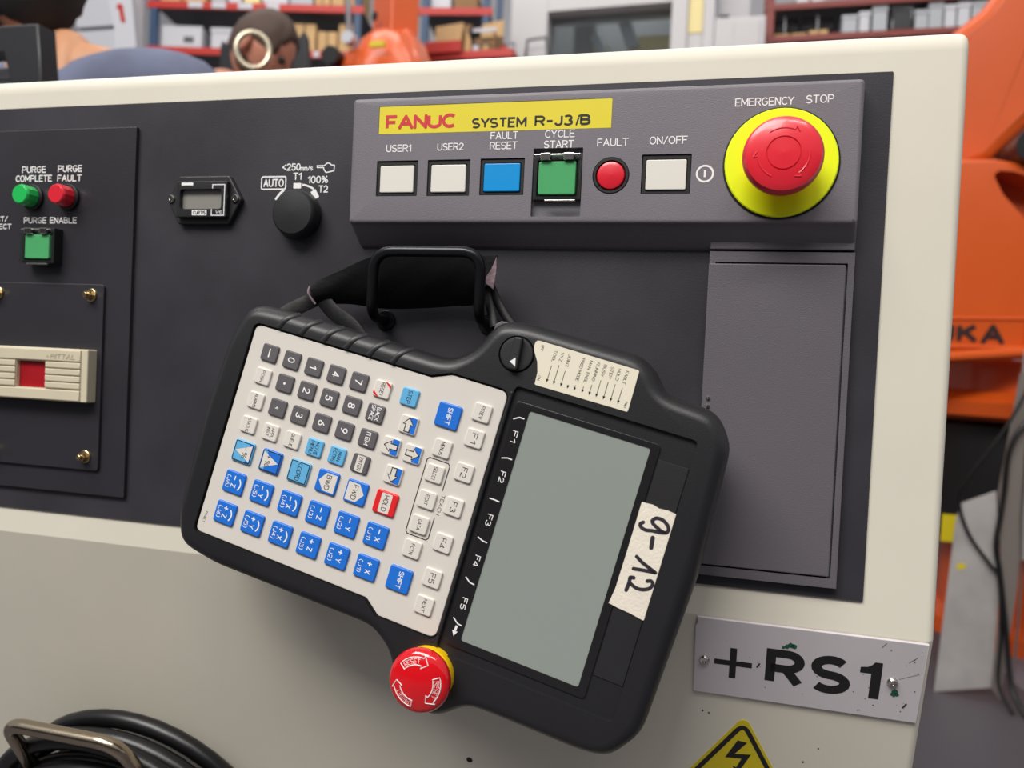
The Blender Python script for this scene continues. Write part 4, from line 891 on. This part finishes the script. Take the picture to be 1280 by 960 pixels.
box_on('carton', 'card', 'tall tan carton on the lower shelf right of the brown-haired head', RM, 0.905, 1.045, 0.03, 0.35, L1, L1+0.185, lid='tape')
box_on('carton', 'card', 'low tan carton beside the far robot on the lower shelf', RM, 1.065, 1.185, 0.02, 0.3, L1, L1+0.135, lid='tape')
box_on('carton', 'card', 'tan carton half hidden behind the far robot', RM, 1.195, 1.30, 0.03, 0.3, L1, L1+0.19, lid='label')
for i, (a, b, h, m, l) in enumerate(((0.03, 0.33, 0.2, 'card', 'tan carton at the left end of the upper shelf'), (0.37, 0.46, 0.15, 'crate_grey', 'small grey bin on the upper shelf above the second beam label'), (0.48, 0.56, 0.16, 'crate_white', 'small pale bin on the upper shelf, second from the left of the bins'), (0.58, 0.68, 0.16, 'pale_yellow', 'cream bin on the upper shelf'), (0.70, 0.86, 0.17, 'crate_white', 'wide pale bin on the upper shelf above the last beam label'), (0.875, 1.02, 0.15, 'crate_grey', 'wide grey bin on the upper shelf'), (1.035, 1.13, 0.2, 'card', 'narrow tan carton on the upper shelf'), (1.14, 1.31, 0.22, 'card', 'wide tan carton on the upper shelf beside the far robot'))):
    box_on('storage_box' if 'bin' in l else 'carton', m, l, RM, a, b, 0.03, 0.35, L2, L2 + h, lid='lid' if 'bin' in l else 'tape')
rb2 = rack('pallet_rack', 'red beamed rack with a dark blue upright right of the far robot', (-1.90, 4.22, 0), math.radians(9), 0.42, 0.6, (0.3, 0.9, 1.5, 2.1, 2.745, 2.985), 3.4, 'rack_red', 'rack_blue', (0.02, 0.40))
R2 = Matrix.Translation((-1.90, 4.22, 0)) @ Matrix.Rotation(math.radians(9), 4, 'Z')
box_on('storage_box', 'crate_white', 'pale bin on the upper shelf right of the far robot', R2, 0.05, 0.17, 0.02, 0.3, 2.986, 3.14, lid='lid'); box_on('carton', 'card_dark', 'brown carton with yellow contents on the upper shelf right of the far robot', R2, 0.19, 0.34, 0.02, 0.3, 2.986, 3.10, lid='tape')
# open cartons on a stacked pallet table
tb = thing('steel_table', 'tall red steel work platform carrying the open cartons', 'table')
wbox('top', 'rack_red', -1.60, 3.55, 2.40, -1.12, 4.05, 2.44, 0.004, tb)
for x in (-1.57, -1.15):
    for y in (3.58, 4.02): wbox('leg', 'rack_red', x-0.02, y-0.02, 0, x+0.02, y+0.02, 2.40, 0, tb)
wbox('front_rail', 'rack_red', -1.60, 3.53, 2.43, -1.40, 3.55, 2.49, 0.004, tb)
oc = thing('open_carton', 'tan open carton with its brown flap raised, right of the far robot', 'box')
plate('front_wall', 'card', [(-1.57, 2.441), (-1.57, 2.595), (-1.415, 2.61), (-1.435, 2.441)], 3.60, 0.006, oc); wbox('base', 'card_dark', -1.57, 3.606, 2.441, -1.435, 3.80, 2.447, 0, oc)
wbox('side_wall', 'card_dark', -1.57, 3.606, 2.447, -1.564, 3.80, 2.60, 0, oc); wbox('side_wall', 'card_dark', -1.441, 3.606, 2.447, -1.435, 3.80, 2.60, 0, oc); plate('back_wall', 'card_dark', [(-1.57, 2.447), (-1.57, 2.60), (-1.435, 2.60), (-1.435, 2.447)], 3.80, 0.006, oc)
plate('flap', 'card_dark', [(-1.56, 2.60), (-1.545, 2.645), (-1.40, 2.64), (-1.42, 2.605)], 3.70, 0.006, oc)
oc = thing('open_carton', 'open carton seen into its dark inside with one tan flap standing up', 'box')
plate('flap', 'card', [(-1.375, 2.60), (-1.365, 2.672), (-1.245, 2.69), (-1.245, 2.60)], 3.78, 0.006, oc); plate('flap', 'crate_white', [(-1.39, 2.585), (-1.30, 2.575), (-1.245, 2.585), (-1.245, 2.60), (-1.375, 2.60)], 3.66, 0.006, oc)
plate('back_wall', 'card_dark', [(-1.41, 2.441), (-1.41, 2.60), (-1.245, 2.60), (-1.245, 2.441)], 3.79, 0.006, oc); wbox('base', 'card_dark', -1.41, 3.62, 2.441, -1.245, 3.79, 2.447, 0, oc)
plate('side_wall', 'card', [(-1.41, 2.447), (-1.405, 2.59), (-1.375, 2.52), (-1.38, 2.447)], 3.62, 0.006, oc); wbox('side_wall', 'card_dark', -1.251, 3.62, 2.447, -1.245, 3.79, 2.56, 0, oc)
for i, (x, z, r, m, l) in enumerate(((-1.36, 2.447, 0.022, 'crate_white', 'white round container at the mouth of the open carton'), (-1.30, 2.447, 0.018, 'card', 'tan round container in the open carton'), (-1.20, 2.441, 0.014, 'rack_red', 'small red container right of the open carton'), (-1.155, 2.441, 0.016, 'crate_grey', 'small grey container at the platform edge'))):
    t = thing('container', l, 'container', Matrix.Translation((x, 3.66, z))); mb = MB(); mb.lathe([(r*1000, 0.5), (r*1000, 52), (r*900, 56)], 0, 0, 20); mb.build('body', m, t); mb = MB(); mb.lathe([(r*950, 56), (r*950, 66), (r*850, 68)], 0, 0, 20); mb.build('lid', 'shelf_steel', t)

# --- white machine enclosure
mc = thing('machine_enclosure', 'white machine enclosure with a long dark window and yellow tooling inside', 'machine')
MY = 4.6
wbox('side_post', 'machine_white', -1.44, MY, 0, -1.19, MY+0.25, 3.8, 0.01, mc); wbox('side_post', 'machine_white', -0.40, MY-0.03, 0, -0.30, MY+0.25, 3.8, 0.01, mc); wbox('side_post', 'machine_white', -0.205, MY-0.03, 0, -0.137, MY+0.25, 3.8, 0.01, mc); wbox('recess_panel', 'machine_white', -0.30, MY, 0, -0.205, MY+0.25, 3.8, 0.0, mc)
plate('header', 'machine_white', [(-1.19, 3.088), (-1.19, 3.8), (-0.40, 3.8), (-0.40, 3.100)], MY, 0.25, mc)
wbox('sill', 'machine_white', -1.19, MY, 0, -0.40, MY+0.25, 2.79, 0.0, mc); wbox('back_panel', 'machine_inside', -1.44, 5.4, 2.0, -0.21, 5.45, 3.8, 0, mc); wbox('roof', 'machine_inside', -1.44, MY+0.25, 3.75, -0.21, 5.4, 3.8, 0, mc)
wbox('pane', 'pane', -1.19, MY+0.10, 2.79, -0.40, MY+0.106, 3.1, 0, mc)
wbox('label_strip', 'pale_yellow', -0.295, MY-0.006, 2.895, -0.21, MY-0.001, 3.4, 0, mc)
wbox('yellow_guard', 'machine_yellow', -0.72, 5.0, 2.3, -0.42, 5.05, 3.06, 0, mc); wbox('yellow_guard', 'machine_yellow', -0.95, 4.98, 2.3, -0.84, 5.03, 3.0, 0, mc); wbox('dark_column', 'plastic_black', -1.08, 4.95, 2.3, -0.95, 5.1, 3.3, 0, mc)
bar('strut', 'crate_grey', [(-0.78, 4.86, 2.78), (-0.92, 4.86, 3.02)], 0.035, mc); bar('strut', 'crate_grey', [(-0.66, 4.88, 2.94), (-0.74, 4.88, 3.14)], 0.045, mc); bar('handrail', 'shelf_steel', [(-1.3, 4.5, 2.75), (-1.29, 4.5, 2.87), (-1.17, 4.5, 2.88), (-1.15, 4.5, 2.75)], 0.010, mc)
wc = thing('equipment_cabinet', 'low pale grey cabinet between the machine and the cable bundles', 'cabinet')
wbox('body', 'machine_white', -0.125, 4.20, 0, 0.150, 4.5, 2.81, 0.008, wc); wbox('door', 'machine_white', -0.02, 4.19, 0.1, 0.12, 4.2, 2.78, 0.003, wc); wbox('top_tray', 'plastic_black', -0.06, 4.25, 2.81, 0.12, 4.5, 2.83, 0.004, wc)
ec = thing('switch_cabinet', 'taller white cabinet with a small dark vent behind the low grey cabinet', 'cabinet')
wbox('body', 'machine_white', -0.12, 4.75, 0, 0.07, 5.1, 3.3, 0.005, ec); wbox('vent', 'plastic_black', -0.115, 4.745, 2.99, -0.055, 4.75, 3.06, 0, ec)

# --- right rack with bundles and bins
I4 = Matrix.Identity(4)
rr_ = rack('storage_rack', 'dull red shelf rack of cable bundles and grey bins at the upper right', (0.17, 4.42, 0), 0, 1.35, 0.5, (0.3, 0.9, 1.5, 2.1, 2.77, 2.955), 3.5, 'rack_red_dull', 'rack_red_dull', (0.01, 1.34), 0.035)
R3 = Matrix.Translation((0.17, 4.42, 0))
box_on('carton', 'card', 'long flat tan carton under the black cable bundles', R3, 0.04, 0.22, 0.03, 0.25, 2.771, 2.800, lid='tape'); box_on('carton', 'card', 'shorter flat tan carton under the right black cable bundle', R3, 0.23, 0.33, 0.0, 0.25, 2.771, 2.800, lid='tape')
for (x0, x1, l) in ((0.02, 0.17, 'left bundle of black cables lying on flat cartons'), (0.19, 0.36, 'right and larger bundle of black cables on flat cartons')):
    t = thing('cable_bundle', l, 'cable', R3 @ Matrix.Translation((x0, 0.05, 2.801)), 'black cable bundles')
    for k in range(7):
        mb = MB(); zz = 15 + 17*(k % 5) + 6*(k//5); w = (x1-x0)*1000
        mb.tube(smooth([(0, 10*(k % 3), zz), (w*0.3, 10*(k % 3) - 6, zz + 8*math.sin(k)), (w*0.7, 10*(k % 3), zz + 8*math.cos(k)), (w, 12*(k % 2), zz - 3)], 5), 14, 8); mb.build('cable', 'cable_black', t)
    mb = MB(); mb.tube([(w*0.5, -16, 6), (w*0.5, -20, 74), (w*0.5, 4, 106), (w*0.5, 40, 74), (w*0.5, 38, 6)], 4, 6, closed=True); mb.build('cable_tie', 'crate_grey', t)
for a, b, h, m, l in ((0.405, 0.485, 0.085, 'crate_grey', 'small grey bin right of the cable bundles'), (0.495, 0.55, 0.10, 'crate_white', 'pale narrow bin, second right of the cable bundles'), (0.565, 0.64, 0.126, 'crate_grey', 'tall grey-blue case left of the dark monitor'), (0.785, 0.85, 0.09, 'crate_grey', 'low grey bin right of the dark monitor'), (0.855, 0.925, 0.126, 'crate_grey', 'tall grey case, second right of the dark monitor'), (0.935, 0.99, 0.11, 'crate_white', 'pale file case near the near robot arm'), (1.0, 1.06, 0.12, 'crate_white', 'pale file case touching the near robot arm in view'), (1.07, 1.16, 0.12, 'crate_grey', 'grey case mostly hidden by the near robot arm')):
    box_on('storage_box', m, l, R3, a, b, 0.0, 0.25, 2.771, 2.791+h, lid='lid')
t = box_on('monitor', 'plastic_black', 'dark boxy monitor with a grey rim on the right rack', R3, 0.66, 0.775, 0.0, 0.2, 2.771, 2.915, cat='monitor')
mb = MB(); mb.tube([(-50, -102, 12), (50, -102, 12), (50, -102, 112), (-50, -102, 112)], 4, 6, closed=True); mb.build('rim', 'crate_grey', t)
box_on('carton', 'crate_white', 'white carton on the upper shelf above the cable bundles', R3, 0.15, 0.30, 0.0, 0.25, 2.956, 3.06, lid='tape')

# --- things close behind the cabinet at the left
ms = thing('monitor_stand', 'black angular monitor stand standing on the cabinet top at far left', 'stand')
plate('arm', 'plastic_black', [(-1.25, 1.243), (-0.930, 1.238), (-0.9215, 1.166), (-0.919, 1.02), (-0.974, 1.02), (-0.976, 1.166), (-0.988, 1.200), (-1.25, 1.205)], 0.42, 0.03, ms, bev=0.003); wbox('foot', 'plastic_black', -1.0, 0.36, 0.9965, -0.90, 0.50, 1.02, 0.004, ms)
cr = thing('crate', 'pale grey crate on the cabinet top beside the black stand', 'box')
wbox('body', 'crate_white', -1.24, 0.47, 0.9965, -1.008, 0.56, 1.185, 0.006, cr); wbox('lid', 'crate_white', -1.245, 0.465, 1.185, -1.003, 0.565, 1.20, 0.004, cr)
rs = thing('ring_stand', 'thin steel stand topped by a pale metal ring before the brown-haired head', 'stand')
drum('base', 'robot_grey', [(0.10, 0), (0.10, 0.015), (0.02, 0.03)], -1.204, 1.35, rs, 32); bar('pole', 'robot_grey', [(-1.204, 1.35, 0.02), (-1.204, 1.35, 1.532)], 0.006, rs)
mb = MB(); mb.tube([(41*math.cos(2*PI*k/36), 45*math.sin(2*PI*k/36), 0) for k in range(36)], 7.4, 12, closed=True); mb.xf(Matrix.Translation((-1.204, 1.35, 1.577)) @ Matrix.Rotation(math.radians(28), 4, 'Z') @ Matrix.Rotation(PI/2, 4, 'X')); mb.build('ring', 'ring_metal', rs)
mo = thing('monitor', 'wide black monitor on a pole behind the brown-haired head', 'monitor')
plate('display', 'plastic_black', [(-1.848, 1.70), (-1.846, 1.925), (-1.838, 1.945), (-1.832, 1.927), (-1.520, 1.943), (-1.51, 1.962), (-1.498, 1.94), (-1.470, 1.70)], 2.12, 0.03, mo, bev=0.003); bar('pole', 'shelf_steel', [(-1.66, 2.17, 0.02), (-1.66, 2.17, 1.80)], 0.02, mo); drum('base', 'shelf_steel', [(0.2, 0), (0.2, 0.02), (0.03, 0.03)], -1.66, 2.17, mo, 32)
wd = thing('drawer_cabinet', 'tall white drawer cabinet behind the dark-haired person', 'cabinet')
wbox('body', 'crate_white', -2.67, 2.32, 0, -2.383, 2.36, 2.34, 0.004, wd)
for k in range(13): wbox('drawer', 'crate_white', -2.66, 2.295, 0.05 + 0.172*k, -2.39, 2.32, 0.205 + 0.172*k, 0.004, wd)
wp = thing('white_pillar', 'leaning white pillar board with a red numeral one', 'board')
plate('board', 'crate_white', [(-1.40, 0.0)] + [(-1.4753, 1.5691), (-1.5164, 1.8488), (-1.6082, 1.8488), (-1.5426, 1.6128), (-1.5251, 1.4118)] + [(-1.5, 0)], 1.25, 0.02, wp)
mb = MB(); mb.poly([(-1534, 1673), (-1519, 1670), (-1508, 1624), (-1522, 1627), (-1529, 1659), (-1536, 1660)], 0); mb.xf(front(1.2485)); lab(mb.build('numeral', 'rack_red', wp, flat=True), 'red numeral 1')

# ------------------------------------------------------------------ people
def skin(nodes, edges, sub=2):
    names = list(nodes); idx = {n: i for i, n in enumerate(names)}
    me = bpy.data.meshes.new('sk'); me.from_pydata([nodes[n][0] for n in names], [(idx[a], idx[b]) for a, b in edges], [])
    ob = bpy.data.objects.new('sk', me); COL.objects.link(ob); md = ob.modifiers.new('s', 'SKIN'); md.use_smooth_shade = True
    for n in names:
        sv = me.skin_vertices[0].data[idx[n]]; r = nodes[n][1]; sv.radius = (r, r) if not isinstance(r, tuple) else r; sv.use_root = (idx[n] == 0)
    sb = ob.modifiers.new('u', 'SUBSURF'); sb.levels = sub; sb.render_levels = sub
    dg = bpy.context.evaluated_depsgraph_get(); out = bpy.data.meshes.new_from_object(ob.evaluated_get(dg)); bpy.data.objects.remove(ob); return out
def ellipsoid(bm, c, ax, rad, fn=None, nu=28, nv=18):
    r, f, u = ax; R = []
    for j in range(nv+1):
        t = PI*j/nv; row = []
        for i in range(nu):
            p = 2*PI*i/nu; l = Vector((math.sin(t)*math.cos(p), math.sin(t)*math.sin(p), math.cos(t)))
            k = fn(l) if fn else 1.0
            if isinstance(k, tuple): k, add = k
            else: add = Vector((0, 0, 0))
            q = Vector((l.x*rad[0], l.y*rad[1], l.z*rad[2]))*k + add; row.append(bm.verts.new(c + r*q.x + f*q.y + u*q.z))
        R.append(row)
    for a, b in zip(R, R[1:]):
        for i in range(nu):
            j = (i+1) % nu
            try: bm.faces.new((a[i], b[i], b[j], a[j]))
            except ValueError: pass
def finish(bm, name, m, parent):
    bmesh.ops.remove_doubles(bm, verts=bm.verts, dist=1e-6); bmesh.ops.recalc_face_normals(bm, faces=bm.faces)
    me = bpy.data.meshes.new(name); bm.to_mesh(me); bm.free(); me.polygons.foreach_set('use_smooth', [True]*len(me.polygons)); me.materials.append(M[m])
    o = bpy.data.objects.new(name, me); COL.objects.link(o); o.parent = parent; return o
def person(lb, J, headc, f, up, hr, mats, hairfn):
    t = thing('person', lb, 'person')
    sk_, hair_, shirt_ = mats
    V = Vector
    ed = [('pelvis', 'spine'), ('spine', 'chest'), ('chest', 'neckb'), ('neckb', 'neck')]
    nodes = {'pelvis': (J['pelvis'], .11), 'spine': (J['spine'], .095), 'chest': (J['chest'], .10), 'neckb': (J['neckb'], .062), 'neck': (J['neck'], .058)}
    for s in 'LR':
        nodes.update({'sh'+s: (V(J['sh'+s]) - V((0, 0, .045)), .040), 'el'+s: (J['el'+s], .042), 'wr'+s: (J['wr'+s], .026), 'pa'+s: (J['pa'+s], .03), 'hip'+s: (J['hip'+s], .085), 'kn'+s: (J['kn'+s], .058), 'an'+s: (J['an'+s], .04), 'to'+s: (J['to'+s], .032)})
        nodes['tz'+s] = (V(J['neckb'])*0.62 + V(J['sh'+s])*0.38 + V((0, 0, .002)), .042)
        ed += [('neckb', 'tz'+s), ('tz'+s, 'sh'+s), ('sh'+s, 'el'+s), ('el'+s, 'wr'+s), ('wr'+s, 'pa'+s), ('pelvis', 'hip'+s), ('hip'+s, 'kn'+s), ('kn'+s, 'an'+s), ('an'+s, 'to'+s)]
        w, p = V(J['wr'+s]), V(J['pa'+s]); d = (p - w).normalized(); sd = d.cross(V((0, 0, 1))).normalized()
        for k, (o_, l_) in enumerate(((-.03, .055), (-.011, .075), (.008, .08), (.026, .07), (.04, .045))):
            b0 = p + sd*o_*0.8 + d*(0.012 if k < 4 else -0.03); m1 = b0 + d*l_*0.55 + V((0, 0, -.006)) + (sd*.02 if k == 4 else sd*o_*0.1); e1 = b0 + d*l_ + V((0, 0, -.022)) + (sd*.028 if k == 4 else sd*o_*0.1)
            nodes.update({'f%s%da' % (s, k): (m1, .009), 'f%s%db' % (s, k): (e1, .008)}); ed += [('pa'+s, 'f%s%da' % (s, k)), ('f%s%da' % (s, k), 'f%s%db' % (s, k))]
    me = skin(nodes, ed); bm = bmesh.new(); bm.from_mesh(me); bpy.data.meshes.remove(me)
    f = V(f).normalized(); up = (V(up) - f*V(up).dot(f)).normalized(); r = f.cross(up); ax = (r, f, up); hc = V(headc)
    def face(l):
        k = 1.0; add = V((0, 0, 0))
        if l.y > 0.3:
            g = math.exp(-((l.x/0.16)**2 + ((l.z+0.12)/0.2)**2)); add += V((0, 0.024*g, 0))                      # nose
            for sx in (-1, 1): add += V((0, -0.010*math.exp(-(((l.x-sx*0.36)/0.16)**2 + ((l.z-0.06)/0.13)**2)), 0))  # eye sockets
            add += V((0, 0.007*math.exp(-((l.x/0.3)**2 + ((l.z+0.47)/0.07)**2)), 0)) + V((0, 0.01*math.exp(-((l.x/0.3)**2 + ((l.z+0.8)/0.15)**2)), 0))
        if l.z < 0: k *= 1 - 0.18*abs(l.x)*(-l.z)
        return k, add
    ellipsoid(bm, hc, ax, hr, face)
    for sx in (-1, 1):
        ellipsoid(bm, hc + r*sx*hr[0]*1.12 - f*0.012 - up*0.012, (r, f, up), (0.010, 0.017, 0.030), None, 12, 8)
    body = finish(bm, 'body', sk_, t)
    for sx in (-1, 1):
        bm = bmesh.new(); ellipsoid(bm, hc + f*hr[1]*0.90 + r*sx*hr[0]*0.40 + up*0.008, ax, (0.012, 0.010, 0.010), None, 12, 8); finish(bm, 'eye', 'ink_black', t)
    bm = bmesh.new(); ellipsoid(bm, hc, ax, tuple(a*1.075 for a in hr), lambda l: 1.0 + 0.02*math.sin(l.x*23 + l.z*17) if hairfn(l) else 0.86, 40, 26); finish(bm, 'hair', hair_, t)
    # shirt and trousers follow the body
    ns = {'spine': (J['spine'], .132), 'chest': (J['chest'], .15), 'neckb': (V(J['neckb']) - V((0, 0, .078)), .072), 'belt': (V(J['pelvis']) + V((0, 0, .06)), .135)}
    es = [('spine', 'chest'), ('chest', 'neckb'), ('spine', 'belt')]
    for s in 'LR':
        mid = V(J['sh'+s]) + (V(J['el'+s]) - V(J['sh'+s]))*0.62
        tz = V(J['neckb'])*0.5 + V(J['sh'+s])*0.5 - V((0, 0, .022))
        ns.update({'sh'+s: (V(J['sh'+s]) - V((0, 0, .012)), .076), 'tz'+s: (tz, .072), 'sl'+s: (mid, .066)}); es += [('neckb', 'tz'+s), ('tz'+s, 'sh'+s), ('sh'+s, 'sl'+s)]
    me = skin(ns, es); bm = bmesh.new(); bm.from_mesh(me); bpy.data.meshes.remove(me); finish(bm, 'shirt', shirt_, t)
    nt = {'pelvis': (J['pelvis'], .14)}; et = []
    for s in 'LR': nt.update({'hip'+s: (J['hip'+s], .098), 'kn'+s: (J['kn'+s], .072), 'an'+s: (V(J['an'+s]) + V((0, 0, .03)), .058)}); et += [('pelvis', 'hip'+s), ('hip'+s, 'kn'+s), ('kn'+s, 'an'+s)]
    me = skin(nt, et); bm = bmesh.new(); bm.from_mesh(me); bpy.data.meshes.remove(me); finish(bm, 'trousers', 'trousers', t)
    return t
def standing(px, py, pz, chest, neckb, neck, shL, shR, fwd, drop=0.30):
    fx, fy = fwd; sx, sy = fy, -fx
    J = dict(pelvis=(px, py, pz), spine=tuple((a+b)/2 for a, b in zip((px, py, pz), chest)), chest=chest, neckb=neckb, neck=neck, shL=shL, shR=shR)
    for s, sh, k in (('L', shL, -1), ('R', shR, 1)):
        J['el'+s] = (sh[0] + fx*0.10 + sx*k*0.03, sh[1] + fy*0.10 + sy*k*0.03, sh[2]-0.26); J['wr'+s] = (sh[0] + fx*0.30 - sx*k*0.05, sh[1] + fy*0.30 - sy*k*0.05, sh[2]-0.32); J['pa'+s] = (sh[0] + fx*0.37 - sx*k*0.06, sh[1] + fy*0.37 - sy*k*0.06, sh[2]-0.33)
        J['hip'+s] = (px + sx*k*0.09, py + sy*k*0.09, pz-0.06); J['kn'+s] = (px + sx*k*0.10 + fx*0.03, py + sy*k*0.10 + fy*0.03, pz*0.53); J['an'+s] = (px + sx*k*0.10, py + sy*k*0.10, 0.075); J['to'+s] = (px + sx*k*0.11 + fx*0.15, py + sy*k*0.11 + fy*0.15, 0.034)
    return J
J1 = standing(-1.26, 0.92, 0.80, (-1.28, 0.86, 1.20), (-1.29, 0.83, 1.345), (-1.325, 0.82, 1.42), (-1.56, 0.86, 1.295), (-0.995, 0.84, 1.325), (0.05, 1.0))
person('dark-haired person in a grey-blue T-shirt seen from behind, head bowed', J1, (-1.365, 0.82, 1.525), (-0.15, 0.95, -0.28), (0, 0.28, 0.95), (0.092, 0.106, 0.125), ('skin', 'hair_dark', 'shirt_blue'), lambda l: (l.y < 0.62 and l.z > -0.96) or l.z > 0.55)
J2 = standing(-1.66, 1.66, 0.92, (-1.60, 1.64, 1.36), (-1.47, 1.62, 1.575), (-1.42, 1.61, 1.63), (-1.50, 1.84, 1.49), (-1.58, 1.44, 1.47), (1.0, 0.1))
person('brown-haired person in a sand-coloured shirt bending over, face turned down', J2, (-1.335, 1.60, 1.685), (0.80, 0.12, -0.58), (0.5, 0.0, 0.84), (0.072, 0.092, 0.108), ('skin_pink', 'hair_brown', 'shirt_sand'), lambda l: (l.z > 0.12 and l.y < 0.75) or (l.y < -0.25 and l.z > -0.55))
